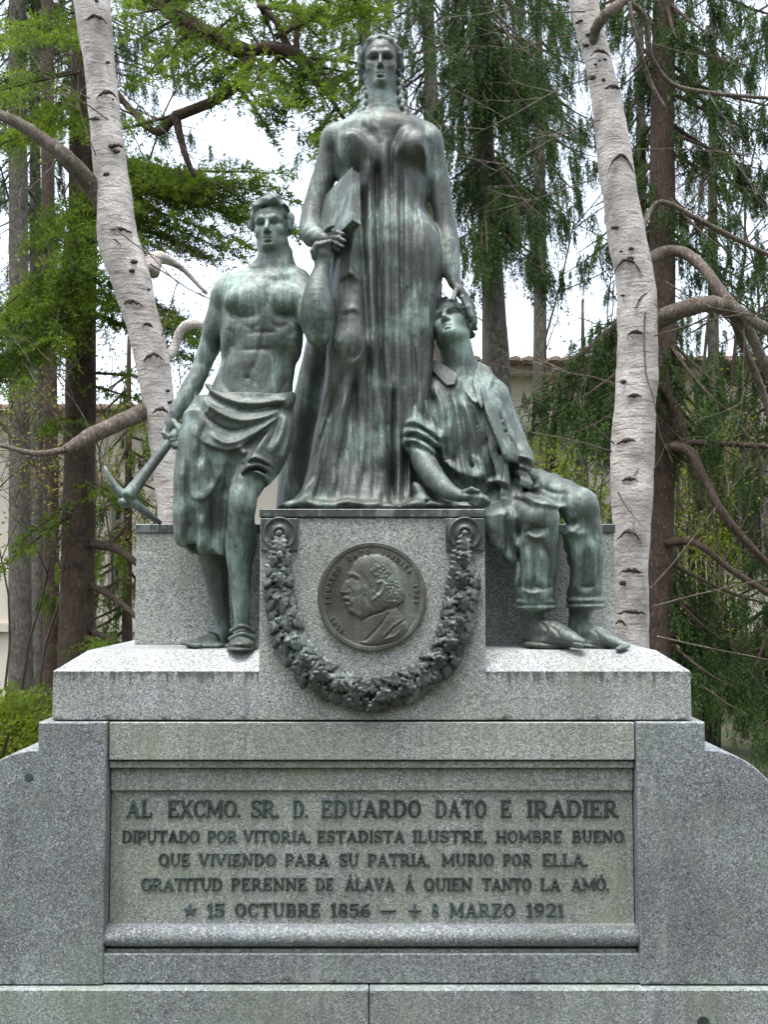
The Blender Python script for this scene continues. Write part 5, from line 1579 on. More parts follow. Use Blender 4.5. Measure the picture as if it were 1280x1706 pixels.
def make_birch(name):
    m, nt, bs = new_mat(name)
    wc = world_coords(nt)
    n1 = noise(nt, world_coords(nt, (1, 1, 1.4)), 5.0, 5, 0.6)
    col = mix(nt, ramp(nt, n1, [(0.3, 0.0), (0.72, 1.0)]), (0.35, 0.31, 0.275), (0.68, 0.635, 0.59))
    # lenticels: short horizontal dashes
    len_ = noise(nt, world_coords(nt, (9, 9, 95)), 1.0, 3, 0.55)
    col = mix(nt, ramp(nt, len_, [(0.54, 0.0), (0.66, 0.75)]), col, (0.17, 0.14, 0.125))
    pl = noise(nt, world_coords(nt, (5, 5, 34)), 1.0, 4, 0.6)
    col = mix(nt, ramp(nt, pl, [(0.60, 0.0), (0.70, 0.5)]), col, (0.66, 0.63, 0.60))
    # rough dark patches and freckles
    sp = noise(nt, wc, 55.0, 4, 0.7)
    col = mix(nt, ramp(nt, sp, [(0.63, 0.0), (0.70, 0.75)]), col, (0.10, 0.08, 0.065))
    pt = noise(nt, world_coords(nt, (1, 1, .6)), 4.2, 6, 0.62)
    col = mix(nt, ramp(nt, pt, [(0.52, 0.0), (0.66, 0.65)]), col, (0.21, 0.175, 0.145))
    nt.links.new(col, bs.inputs['Base Color'])
    bs.inputs['Roughness'].default_value = 0.75
    bs.inputs['Specular IOR Level'].default_value = 0.25
    h = nd(nt, 'ShaderNodeMath', operation='MULTIPLY_ADD'); nt.links.new(pl, h.inputs[0]); h.inputs[1].default_value = 0.6; nt.links.new(sp, h.inputs[2])
    bump(nt, bs, h.outputs[0], 0.8, 0.018)
    return m

def make_leaf(name, dark, light, transl=0.35, scale=1.7):
    m, nt, bs = new_mat(name)
    nt.nodes.remove(bs)
    out = nt.nodes['Material Output']
    n1 = noise(nt, world_coords(nt), scale, 4, 0.6)
    n2 = noise(nt, world_coords(nt), 38.0, 2, 0.5)
    a = nd(nt, 'ShaderNodeMath', operation='MULTIPLY_ADD'); nt.links.new(n2, a.inputs[0]); a.inputs[1].default_value = 0.35; nt.links.new(n1, a.inputs[2])
    col = ramp(nt, a.outputs[0], [(0.48, dark), (0.66, tuple(0.5*(p+q) for p, q in zip(dark, light))), (0.86, light)])
    d = nd(nt, 'ShaderNodeBsdfPrincipled'); d.inputs['Roughness'].default_value = 0.6; d.inputs['Specular IOR Level'].default_value = 0.25
    t = nd(nt, 'ShaderNodeBsdfTranslucent')
    nt.links.new(col, d.inputs['Base Color'])
    tc = mix(nt, 1.0, col, (1.25, 1.25, 0.55), 'MULTIPLY')
    nt.links.new(tc, t.inputs['Color'])
    mx = nd(nt, 'ShaderNodeMixShader'); mx.inputs[0].default_value = transl
    nt.links.new(d.outputs[0], mx.inputs[1]); nt.links.new(t.outputs[0], mx.inputs[2])
    nt.links.new(mx.outputs[0], out.inputs['Surface'])
    return m

M['birch'] = make_birch('birch_bark')
M['birch_scar'] = make_bark('birch_scar', (0.12, 0.095, 0.075), (0.04, 0.032, 0.026), 0.0, 40.0)
M['limb'] = make_bark('birch_limb_bark', (0.22, 0.185, 0.15), (0.09, 0.07, 0.058), 0.4, 26.0)
M['spruce_bark'] = make_bark('spruce_bark', (0.105, 0.075, 0.058), (0.045, 0.032, 0.026), 0.25, 26.0)
M['grey_bark'] = make_bark('grey_bark', (0.16, 0.145, 0.125), (0.07, 0.062, 0.052), 0.35, 18.0)
M['twig'] = make_bark('twig_bark', (0.11, 0.085, 0.07), (0.06, 0.045, 0.038), 0.1, 60.0)
M['cedar_leaf'] = make_leaf('cedar_needles', (0.026, 0.062, 0.014), (0.18, 0.26, 0.038), 0.45, 2.4)
M['spruce_leaf'] = make_leaf('spruce_needles', (0.014, 0.034, 0.014), (0.075, 0.13, 0.034), 0.36, 2.6)
M['shrub_leaf'] = make_leaf('shrub_leaves', (0.08, 0.14, 0.022), (0.28, 0.34, 0.06), 0.5)
M['bud_leaf'] = make_leaf('opening_buds', (0.12, 0.13, 0.03), (0.28, 0.26, 0.07), 0.45)

# ---------------------------------------------------------------- ground
def make_ground():
    m, nt, bs = new_mat('lawn_soil')
    n1 = noise(nt, world_coords(nt), 1.2, 6, 0.6); n2 = noise(nt, world_coords(nt), 40.0, 4, 0.65)
    col = mix(nt, ramp(nt, n1, [(0.4, 0.0), (0.6, 1.0)]), (0.055, 0.075, 0.025), (0.10, 0.085, 0.055))
    col = mix(nt, 1.0, col, ramp(nt, n2, [(0.3, 0.6), (0.7, 1.3)]), 'MULTIPLY')
    nt.links.new(col, bs.inputs['Base Color']); bs.inputs['Roughness'].default_value = 0.95
    bump(nt, bs, n2, 0.8, 0.03)
    return m
gm = MB(); N = 60
for i in range(N+1):
    for j in range(N+1):
        x = (i/N-.5); y = (j/N-.5)
        X = math.copysign(abs(x*2)**2.2, x)*250; Y = math.copysign(abs(y*2)**2.2, y)*250
        away = max(0, min(1, (Y-2.5)/4))
        gm.v.append((X, Y, -0.02-0.10*away*(1+0.3*math.sin(X*.7)*math.cos(Y*.5))))
for i in range(N):
    for j in range(N):
        a = i*(N+1)+j; gm.f.append((a, a+N+1, a+N+2, a+1))
gm.build('ground', make_ground(), smooth=True, kind='structure')

# ---------------------------------------------------------------- building beyond the trees
def make_wall(name, c0, c1, joints=True):
    m, nt, bs = new_mat(name)
    n1 = noise(nt, world_coords(nt), 1.3, 5, 0.6); n2 = noise(nt, world_coords(nt, (1, 1, .25)), 3.0, 5, 0.6)
    col = mix(nt, n1, c0, c1)
    col = mix(nt, ramp(nt, n2, [(0.55, 0.0), (0.75, 0.35)]), col, tuple(c*.6 for c in c0))
    nt.links.new(col, bs.inputs['Base Color']); bs.inputs['Roughness'].default_value = 0.85
    bump(nt, bs, noise(nt, world_coords(nt), 30.0, 4, .6), 0.3, 0.01)
    return m
def plain(name, c, rough=0.6, metal=0.0):
    m, nt, bs = new_mat(name)
    n1 = noise(nt, world_coords(nt), 8.0, 4, .6)
    nt.links.new(mix(nt, n1, tuple(q*.8 for q in c), tuple(q*1.2 for q in c)), bs.inputs['Base Color'])
    bs.inputs['Roughness'].default_value = rough; bs.inputs['Metallic'].default_value = metal
    return m
M['wall'] = make_wall('cream_render', (0.58, 0.52, 0.42), (0.68, 0.62, 0.52))
M['trim'] = make_wall('pale_stone_trim', (0.52, 0.47, 0.39), (0.60, 0.55, 0.47))
M['tile'] = plain('clay_roof_tile', (0.23, 0.16, 0.12), 0.8)
M['frame'] = plain('window_frame_paint', (0.30, 0.29, 0.27), 0.5)
M['iron'] = plain('black_iron', (0.02, 0.02, 0.022), 0.45, 0.3)
def glass():
    m, nt, bs = new_mat('window_glass')
    bs.inputs['Base Color'].default_value = (0.02, 0.024, 0.028, 1); bs.inputs['Roughness'].default_value = 0.06
    bs.inputs['Specular IOR Level'].default_value = 0.6
    nt.links.new(mix(nt, noise(nt, world_coords(nt), .8, 2, .5), (0.012, 0.014, 0.016), (0.04, 0.045, 0.05)), bs.inputs['Base Color'])
    return m
M['glass'] = glass()
BY = 12.5
bld = link('cream_building', None, loc=(0, 0, 0), label='cream rendered building with dark windows behind the trees', cat='building')
def bz(v): return P(640, v, BY).z
def bx(u): return P(u, 975, BY).x
z_e, z_l, XS = bz(628), bz(706), bx(760)
wins = []          # x0, x1, z0, z1, balcony
for (u0, u1, v0, v1, bal) in ((48, 78, 812, 992, False), (48, 78, 1072, 1196, False), (180, 214, 812, 992, False), (180, 214, 1072, 1196, False), (-90, -56, 812, 992, False),
                              (880, 942, 716, 806, False), (880, 942, 840, 960, False), (1196, 1284, 716, 956, True), (1050, 1110, 716, 956, False), (1196, 1284, 1060, 1196, False), (1050, 1110, 1060, 1196, False),
                              (330, 390, 812, 992, False), (480, 540, 812, 992, False), (640, 700, 812, 992, False), (1340, 1420, 716, 956, False)):
    wins.append((bx(u0), bx(u1), bz(v1), bz(v0), bal))
# front wall cut round its openings: columns between sorted window edges
xs = sorted({-14.0, 14.0, XS} | {w[0] for w in wins} | {w[1] for w in wins})
wallm = MB()
for a, b in zip(xs[:-1], xs[1:]):
    mid = (a+b)/2
    holes = sorted([(w[2], w[3]) for w in wins if w[0] <= mid <= w[1]])
    z = -0.6
    for h0, h1 in holes:
        if h0 > z: wallm.box(a, b, BY, BY+0.4, z, h0)
        z = h1
    wallm.box(a, b, BY, BY+0.4, z, z_e if mid > XS else z_l)
wallm.build('wall', M['wall'], bld)
MB().box(XS+.4, 14, BY+0.9, BY+9, -0.6, z_e-0.05).build('inner_wall', M['frame'], bld)
MB().box(-14, XS+.39, BY+0.9, BY+9, -0.6, z_l-0.05).build('inner_wall', M['frame'], bld)
MB().box(XS+.001, XS+.4, BY+.401, BY+9, -0.6, z_e-.01).build('side_wall', M['wall'], bld)
for x0, x1, z0, z1, bal in wins:
    fr = MB()
    t = 0.06
    fr.box(x0, x0+t, BY+.16, BY+.24, z0, z1).box(x1-t, x1, BY+.16, BY+.24, z0, z1).box(x0+t, x1-t, BY+.16, BY+.24, z1-t, z1).box(x0+t, x1-t, BY+.16, BY+.24, z0, z0+t)
    xm = (x0+x1)/2
    fr.box(xm-.03, xm+.03, BY+.165, BY+.235, z0+t, z1-t)
    if z1-z0 > 1.3: fr.box(x0+t, xm-.03, BY+.17, BY+.23, z1-.55, z1-.50).box(xm+.03, x1-t, BY+.17, BY+.23, z1-.55, z1-.50)
    w = fr.build('window', M['frame'], bld)
    for a, b in ((x0+t, xm-.03), (xm+.03, x1-t)):
        MB().box(a, b, BY+.195, BY+.205, z0+t, z1-t).build('pane', M['glass'], w)
    MB().box(x0-.10, x1+.10, BY-.07, BY+.15, z0-.12, z0-.001).build('sill', M['trim'], w)
    su = MB(); e = .13
    su.box(x0-e, x0-.001, BY-.035, BY+.02, z0, z1+e).box(x1+.001, x1+e, BY-.035, BY+.02, z0, z1+e).box(x0-.001, x1+.001, BY-.035, BY+.02, z1+.001, z1+e)
    su.build('surround', M['trim'], w)
    if bal:
        br = MB(); br.box(x0-.05, x1+.05, BY-.10, BY-.075, z0+.50, z0+.53).box(x0-.05, x1+.05, BY-.10, BY-.075, z0+.06, z0+.09)
        k = x0-.03
        while k < x1+.04:
            br.tube([(k, BY-.0875, z0+.02), (k, BY-.0875, z0+.6)], [.009, .009], 6); k += .085
        br.build('balcony_railing', M['iron'], w)
MB().box(-14.1, 14.1, BY-.10, BY-.001, bz(1052), bz(1038)).build('string_course', M['trim'], bld)
# tiled roofs: rows of half-round tiles
tprof = MB(); sl = 0.16
for k in range(5):
    q = math.pi*k/4
    for yy in (0, 4.9):
        tprof.v.append((0.085*math.cos(q), yy, yy*sl+0.075*math.sin(q)))
for k in range(4): tprof.f.append((2*k, 2*k+1, 2*k+3, 2*k+2))
tprof.f.append((0, 2, 4, 6, 8))
tme = tprof.mesh('roof_tile', True); tme.materials.append(M['tile'])
for x0, x1, ze, ua, ub in ((-14.3, XS, z_l, -60, 740), (XS, 14.3, z_e, 790, 1340)):
    MB().box(x0, x1, BY-.30, BY+.3, ze+.001, ze+.12).build('cornice', M['trim'], bld)
    rf = MB(); rf.v = [(x0, BY-.55, ze+.125), (x1, BY-.55, ze+.125), (x1, BY+4.4, ze+.125+4.95*sl), (x0, BY+4.4, ze+.125+4.95*sl), (x0, BY+9.2, ze+.125), (x1, BY+9.2, ze+.125)]
    rf.f = [(0, 1, 2, 3), (3, 2, 5, 4), (0, 4, 5, 1)]
    roof = rf.build('roof', M['tile'], bld)
    kx = bx(ua)
    while kx < bx(ub):
        link('roof_tile', tme, None, roof, loc=(kx, BY-.57, ze+.14)); kx += 0.2

# ---------------------------------------------------------------- trees
PR = random.Random(4)
class Leaves:
    def __init__(s, seed):
        s.t = []; s.r = np.random.default_rng(seed)
    def needles(s, pts, dirs, length, width, spread=0.8, fwd=0.6, up=0.0):
        """one narrow leaf at each point"""
        n = len(pts); r = s.r
        rd = r.normal(size=(n, 3)); rd -= (rd*dirs).sum(1)[:, None]*dirs
        rd /= np.linalg.norm(rd, axis=1)[:, None]+1e-9
        ax = dirs*fwd + rd*spread; ax[:, 2] += up
        ax /= np.linalg.norm(ax, axis=1)[:, None]+1e-9
        sd = np.cross(ax, r.normal(size=(n, 3))); sd /= np.linalg.norm(sd, axis=1)[:, None]+1e-9
        L = length*r.uniform(.65, 1.25, n)[:, None]; w = width*r.uniform(.7, 1.3, n)[:, None]
        b = pts+r.normal(size=(n, 3))*0.004
        s.t.append(np.stack([b-sd*w*.5, b+sd*w*.5, b+ax*L], 1))
    def strand(s, p0, d0, length, droop, count, length_n, width_n, **kw):
        """p0, d0: (S,3) starts and directions; sampled along a curve that bends down"""
        S_ = len(p0); r = s.r
        t = r.uniform(0.02, 1, (S_, count))
        L = np.asarray(length).reshape(-1, 1)*t
        dr = np.asarray(droop).reshape(-1, 1)
        pos = p0[:, None, :] + d0[:, None, :]*L[..., None]
        pos[..., 2] -= dr*L*t
        dd = np.repeat(d0[:, None, :], count, 1).copy(); dd[..., 2] -= 2*dr*t
        dd /= np.linalg.norm(dd, axis=2)[..., None]
        s.needles(pos.reshape(-1, 3), dd.reshape(-1, 3), length_n, width_n, **kw)
    def mesh(s, name):
        T = np.concatenate(s.t)
        return mesh_np(name, T.reshape(-1, 3), np.arange(len(T)*3).reshape(-1, 3), smooth=False)
    def count(s): return sum(len(q) for q in s.t)

def smooth_path(pts, k=6):
    q = np.array([list(p) for p in pts], float)
    if len(q) < 3: return [Vector(p) for p in q]
    e = np.vstack([2*q[0]-q[1], q, 2*q[-1]-q[-2]]); out = []
    for i in range(1, len(e)-2):
        for t in np.linspace(0, 1, k, endpoint=False):
            out.append(0.5*((2*e[i])+(-e[i-1]+e[i+1])*t+(2*e[i-1]-5*e[i]+4*e[i+1]-e[i+2])*t*t+(-e[i-1]+3*e[i]-3*e[i+1]+e[i+2])*t**3))
    out.append(e[-2])
    return [Vector(p) for p in out]

def trunk_mesh(name, path, seg=20, k=8, lump=0.05, seed=1, freq=9.0):
    """path: (u, v, Y, radius px); an uneven round stem"""
    w = [(*P(u, v, Y), r*S(Y)) for u, v, Y, r in path]
    q = np.array(w); e = np.vstack([2*q[0]-q[1], q, 2*q[-1]-q[-2]]); out = []
    for i in range(1, len(e)-2):
        for t in np.linspace(0, 1, k, endpoint=False):
            out.append(0.5*((2*e[i])+(-e[i-1]+e[i+1])*t+(2*e[i-1]-5*e[i]+4*e[i+1]-e[i+2])*t*t+(-e[i-1]+3*e[i]-3*e[i+1]+e[i+2])*t**3))
    out.append(e[-2])
    mb = MB(); mb.tube([Vector(o[:3]) for o in out], [max(o[3], .003) for o in out], seg)
    V = np.array(mb.v); c = np.repeat(np.array(out)[:, :3], seg, 0); d = V-c
    n = noise3(V[:, 0]*freq+seed*3.1, V[:, 1]*freq, V[:, 2]*freq*.6)+0.5*noise3(V[:, 0]*freq*2.3, V[:, 1]*freq*2.3+seed, V[:, 2]*freq*1.6)
    mb.v = [tuple(p) for p in c+d*(1+lump*n)[:, None]]
    return mb.mesh(name, True)

def limb(parent, path, mat, name='limb', seg=10, **kw):
    return link(name, trunk_mesh(name, path, seg=seg, k=5, lump=.13, freq=16), mat, parent)

def cedar_bough(lv, wood, p0, p1, r, width=.55, dens=1.0, droop=.12, nl=.042):
    """flat layered bough: main shoot from p0 to p1 with side shoots on both sides"""
    p0, p1 = np.array(p0), np.array(p1); d = p1-p0; L = np.linalg.norm(d); d /= L
    side = np.cross(d, (0, 0, 1)); side /= np.linalg.norm(side)+1e-9
    n = int(L/0.022*dens)
    t = r.uniform(0.12, 1.0, n)
    base = p0+d*(t*L)[:, None]; base[:, 2] -= droop*L*t*t*0.5; base += r.normal(size=(n, 3))*0.015
    sg = r.choice((-1, 1), n)
    ang = r.uniform(.7, 1.15, n)
    dd = d[None]*np.cos(ang)[:, None]+side[None]*(sg*np.sin(ang))[:, None]+r.normal(size=(n, 3))*np.array((.12, .12, .10))
    dd /= np.linalg.norm(dd, axis=1)[:, None]
    ln = width*(1-0.75*t)*r.uniform(.5, 1.1, n)+.08
    cnt = 22
    lv.strand(base, dd, ln, .22, cnt, nl, 0.0115, spread=.7, fwd=.5, up=.25)
    lv.strand(p0[None]+0*d[None], d[None], [L], droop*.5, int(40*L*dens), nl, 0.0115, up=.25)
    # tufts of second-order shoots
    k = r.uniform(.3, 1, n)
    b2 = base+dd*(ln*k)[:, None]; b2[:, 2] -= .22*ln*k*k
    d2 = dd+r.normal(size=(n, 3))*.55; d2 /= np.linalg.norm(d2, axis=1)[:, None]
    lv.strand(b2, d2, ln*.4+.04, .2, 9, nl, 0.0115, spread=.7, fwd=.5, up=.3)
    wood.tube([Vector(p0+d*L*q)+Vector((0, 0, -droop*L*q*q*.5)) for q in (0, .35, .7, 1)], [.016, .012, .008, .003], 5)

def weep_bough(lv, wood, p0, p1, r, hang=.45, dens=1.0, sag=.15, nl=.031, side=.22):
    """bough of a weeping spruce: curtains of branchlets hang from it"""
    p0, p1 = np.array(p0), np.array(p1); d = p1-p0; L = np.linalg.norm(d); d /= L
    sd = np.cross(d, (0, 0, 1)); sd /= np.linalg.norm(sd)+1e-9
    n = int(L/0.013*dens)
    nc = max(3, n//6); ci = r.integers(0, nc, n)                      # tassels of branchlets with gaps between them
    tc_ = r.uniform(0.06, 1.0, nc); sc_ = r.normal(size=nc)*side; hc = r.uniform(.35, 1.15, nc)
    t = np.clip(tc_[ci]+r.normal(size=n)*.02/L, 0.03, 1)
    base = p0+d*(t*L)[:, None]; base[:, 2] -= sag*L*np.sin(t*1.9)
    base += sd[None]*(sc_[ci]+r.normal(size=n)*.025)[:, None]*(1-.6*t)[:, None]; base[:, 2] += r.uniform(-.05, .03, n)
    dd = np.stack([r.normal(size=n)*.10+d[0]*.12, r.normal(size=n)*.10+d[1]*.12, -np.ones(n)], 1); dd /= np.linalg.norm(dd, axis=1)[:, None]
    clump = hc[ci]
    ln = hang*r.uniform(.25, 1.0, n)*(1-.35*t)*clump+.06
    lv.strand(base, dd, ln, 0.0, 34, nl, 0.0088, spread=.75, fwd=.8)
    wood.tube([Vector(p0+d*L*q)+Vector((0, 0, -sag*L*math.sin(q*1.9))) for q in (0, .25, .5, .75, 1)], [.018, .015, .011, .007, .003], 5)
    # upper side
    lv.strand(p0[None], d[None], [L], sag*.6, int(60*L*dens), nl, .006)

def twigs(mb, p0, d0, L, r, rad=.006, depth=3, fork=4):
    """bare twig that forks"""
    n = 5; pts = [Vector(p0)]; d = Vector(d0).normalized()
    for i in range(n):
        d = (d+Vector((r.gauss(0, .13), r.gauss(0, .13), r.gauss(0.02, .12)))).normalized()
        pts.append(pts[-1]+d*L/n)
    mb.tube(pts, [rad*(1-.75*i/n) for i in range(n+1)], 3 if depth < 3 else 4, cap=False)
    if depth > 1:
        for i in range(fork):
            k = r.uniform(.25, .95); j = min(int(k*n), n-1)
            b = pts[j].lerp(pts[j+1], k*n-j)
            dn = (pts[j+1]-pts[j]).normalized()
            sdv = dn.cross(Vector((r.gauss(0, 1), r.gauss(0, 1), r.gauss(0, 1)))).normalized()
            twigs(mb, b, dn*.75+sdv*r.uniform(.5, .9), L*r.uniform(.35, .6), r, rad*.5, depth-1, fork)



# -- birch on the photo left
bl = link('birch_tree', None, label='pale birch trunk leaning left behind the worker statue', cat='tree', group='birch trees behind the monument')
YA = 2.6
link('trunk', trunk_mesh('trunk', [(110, -420, YA+.2, 25.2), (138, -160, YA+.1, 28.6), (152, 0, YA, 30.2), (166, 110, YA, 26.0), (176, 210, YA, 26.5), (189, 320, YA, 29.4), (197, 400, YA, 33.6), (217, 460, YA, 33.6), (233, 520, YA, 28.6), (254, 600, YA, 28.1),
     (268, 700, YA, 24.4), (280, 800, YA, 23.5), (290, 930, YA, 26.0), (292, 1300, YA, 30.2), (290, 1560, YA, 43.7)], seg=40, lump=.065, freq=12), M['birch'], bl)
limb(bl, [(190, 372, YA+.06, 16.0), (158, 318, YA-.02, 16.0), (118, 272, YA-.15, 14.4), (62, 226, YA-.2, 11.2), (0, 192, YA-.2, 9.6), (-80, 165, YA-.2, 8.0)], M['limb'], seg=14)
limb(bl, [(266, 676, YA+.08, 13.6), (236, 688, YA-.04, 14.0), (180, 712, YA-.25, 13.6), (140, 735, YA-.3, 13.6), (112, 752, YA-.32, 11.9)], M['limb'], 'sawn_limb', seg=14)
limb(bl, [(118, 748, YA-.32, 6), (60, 756, YA-.4, 5), (0, 742, YA-.4, 4), (-60, 735, YA-.4, 3)], M['limb'])
limb(bl, [(258, 610, YA, 10), (288, 585, YA+.1, 9), (300, 552, YA+.1, 8), (322, 540, YA+.1, 9), (350, 548, YA+.12, 10), (400, 575, YA+.2, 8)], M['birch'])
limb(bl, [(250, 455, YA+.05, 16), (262, 430, YA+.1, 12), (300, 445, YA+.25, 5), (345, 490, YA+.3, 3)], M['birch'])
# crescent scars of lost branches
def scar(tree, u, v, Y, w, h, trunkY_r):
    m = MB(); n = 12; a, b = [], []
    for i in range(n+1):
        t = i/n*2-1
        cx_, cz_ = u+w*t, v-h*(1-t*t)
        yy = Y-math.sqrt(max(0.02, 1-(min(.95, abs((cx_-trunkY_r[0])/trunkY_r[1])))**2))*trunkY_r[1]*S(Y)-.006
        th = (0.8+4.2*(1-t*t))*PR.uniform(.6, 1.3); cz_ += PR.uniform(-1.2, 1.2)
        m.v += [tuple(P(cx_, cz_-th*.3, yy)), tuple(P(cx_, cz_+th*.3, yy-.012)), tuple(P(cx_, cz_+th*1.1, yy))]
    for i in range(n):
        m.f += [(3*i, 3*i+1, 3*i+4, 3*i+3), (3*i+1, 3*i+2, 3*i+5, 3*i+4)]
    m.build('bark_scar', M['birch_scar'], tree, smooth=True)
for (u, v, w, h) in ((158, 42, 22, 14), (178, 168, 19, 14), (158, 200, 10, 3), (192, 246, 14, 4), (196, 388, 24, 7), (180, 406, 20, 10), (218, 512, 20, 10), (256, 602, 18, 11), (268, 690, 15, 9), (246, 545, 10, 6)):
    cu = np.interp(v, [0, 110, 210, 320, 400, 460, 520, 600, 700], [152, 166, 176, 189, 197, 217, 233, 254, 268])
    scar(bl, u, v, YA, w, h*1.2, (cu, 30))

def knots(tree, path, Y, n, seed):
    r = random.Random(seed); vs = [p[1] for p in path]
    for i in range(n):
        v = r.uniform(vs[0], vs[-1]); cu = np.interp(v, vs, [p[0] for p in path]); rw = np.interp(v, vs, [p[2] for p in path])
        a = r.uniform(-.8, .8); sz = r.uniform(1.5, 4.5)
        yy = Y-math.sqrt(1-a*a)*rw*S(Y)
        m = MB(); c = P(cu+a*rw, v, yy); k = 7
        for (q, d) in ((1.0, 0.004), (.7, -.006), (.3, -.009)):
            for j in range(k):
                t_ = 2*math.pi*j/k; w = sz*q*S(Y)*r.uniform(.7, 1.3)
                m.v.append((c.x+w*1.7*math.cos(t_), c.y+d, c.z+w*math.sin(t_)))
        for b in (0, k):
            for j in range(k): m.f.append((b+j, b+(j+1) % k, b+k+(j+1) % k, b+k+j))
        m.f.append(tuple(2*k+j for j in range(k)))
        m.build('knot', M['birch_scar'], tree, smooth=True)
knots(bl, [(152, 0, 30), (166, 110, 26), (176, 210, 26), (189, 320, 29), (197, 400, 33), (217, 460, 33), (233, 520, 28), (254, 600, 28), (268, 700, 24)], YA, 13, 5)

# -- birch on the photo right
br_ = link('birch_tree', None, label='pale birch trunk with black scars rising behind the seated man', cat='tree', group='birch trees behind the monument')
YR = 2.3
link('trunk', trunk_mesh('trunk', [(930, -420, YR, 18), (952, -160, YR, 22), (972, 0, YR, 24), (998, 110, YR, 23), (1018, 210, YR, 28), (1029, 300, YR, 30), (1045, 400, YR, 31), (1060, 480, YR, 32), (1063, 540, YR, 35), (1062, 620, YR, 34),
     (1058, 700, YR, 35), (1053, 800, YR, 36), (1053, 900, YR, 30), (1052, 1000, YR, 28), (1053, 1100, YR, 29), (1054, 1400, YR, 36), (1054, 1560, YR, 52)], seg=40, lump=.065, freq=12, seed=2), M['birch'], br_)
limb(br_, [(1066, 560, YR+.06, 20.4), (1100, 532, YR+.0, 17.0), (1150, 512, YR-.15, 15.3), (1195, 508, YR-.15, 13.6), (1235, 530, YR-.1, 11.9), (1262, 580, YR-.1, 8.5), (1300, 660, YR, 8.5)], M['limb'], seg=14)
limb(br_, [(1050, 455, YR+.06, 10.4), (1098, 425, YR+.15, 10.4), (1135, 420, YR+.1, 9.6), (1170, 445, YR, 8.8), (1205, 490, YR-.12, 8.8), (1240, 525, YR-.2, 9.6), (1300, 560, YR-.2, 9.6)], M['limb'], seg=14)
limb(br_, [(1212, 500, YR-.1, 7.0), (1240, 580, YR+.1, 7.0), (1270, 650, YR+.2, 6.3), (1300, 740, YR+.2, 5.6)], M['limb'])
limb(br_, [(994, 125, YR+.02, 7.6), (990, 60, YR-.08, 8.5), (1010, 25, YR-.15, 9.3), (1045, -5, YR-.1, 7.6), (1080, -60, YR, 6.0)], M['limb'])
limb(br_, [(1042, 0, YR-.1, 6.0), (1075, 30, YR, 5.2), (1085, 95, YR+.1, 5.2), (1120, 140, YR+.2, 3.8), (1180, 155, YR+.3, 3.8), (1290, 165, YR+.3, 3.0)], M['limb'])
limb(br_, [(1048, 5, YR-.12, 4), (1062, 70, YR-.1, 4), (1085, 140, YR, 4), (1110, 182, YR, 3)], M['limb'])
limb(br_, [(1065, 400, YR-.05, 5.2), (1085, 350, YR+.1, 4.5), (1110, 338, YR+.1, 4.5), (1170, 370, YR+.2, 4.5), (1290, 430, YR+.3, 3.8)], M['limb'])
for (u, v, w, h) in ((1022, 150, 14, 6), (1035, 290, 20, 28), (1046, 460, 22, 24), (1078, 515, 18, 22), (1060, 558, 13, 6), (1058, 662, 12, 5), (1048, 740, 18, 8), (1072, 792, 13, 14), (1050, 800, 12, 4), (1048, 905, 20, 18), (1052, 955, 18, 6), (1052, 1022, 22, 4), (1034, 1045, 10, 10), (1000, 95, 14, 10)):
    cu = np.interp(v, [0, 110, 210, 300, 400, 480, 620, 800, 900, 1100], [972, 998, 1018, 1029, 1045, 1060, 1062, 1053, 1053, 1053])
    scar(br_, u, v, YR, w*1.15, h*1.2, (cu, 32))

knots(br_, [(972, 0, 24), (998, 110, 23), (1018, 210, 28), (1029, 300, 30), (1045, 400, 31), (1060, 480, 32), (1062, 620, 34), (1053, 800, 36), (1053, 900, 30), (1053, 1080, 29)], YR, 20, 6)

def tree_with(name, label, trunks, mat, limbs=(), crown=None, group=None):
    t = link(name, None, label=label, cat='tree', group=group)
    for tr in trunks: link('trunk', trunk_mesh('trunk', tr, seg=22, lump=.06, seed=PR.randrange(99)), mat, t)
    for lb in limbs: limb(t, lb, mat)
    return t

def grow(tree, boughs, kind, mat, seed, wood_mat, **kw):
    lv = Leaves(seed); wd = MB(); r = np.random.default_rng(seed)
    for b in boughs:
        (u0, v0, Y0), (u1, v1, Y1) = b[0], b[1]; opt = dict(kw); opt.update(b[2] if len(b) > 2 else {})
        fn = cedar_bough if kind == 'cedar' else weep_bough
        for rep in range(2):
            j = r.normal(size=3)*(0 if rep == 0 else 1)
            fn(lv, wd, P(u0, v0+j[1]*12, Y0), P(u1+j[0]*26, v1+j[1]*22, Y1+j[2]*.35), r, **opt)
    link('crown', lv.mesh('crown'), mat, tree)
    wd.build('branches', wood_mat, tree, kind='stuff')
    return lv.count()

tot = 0
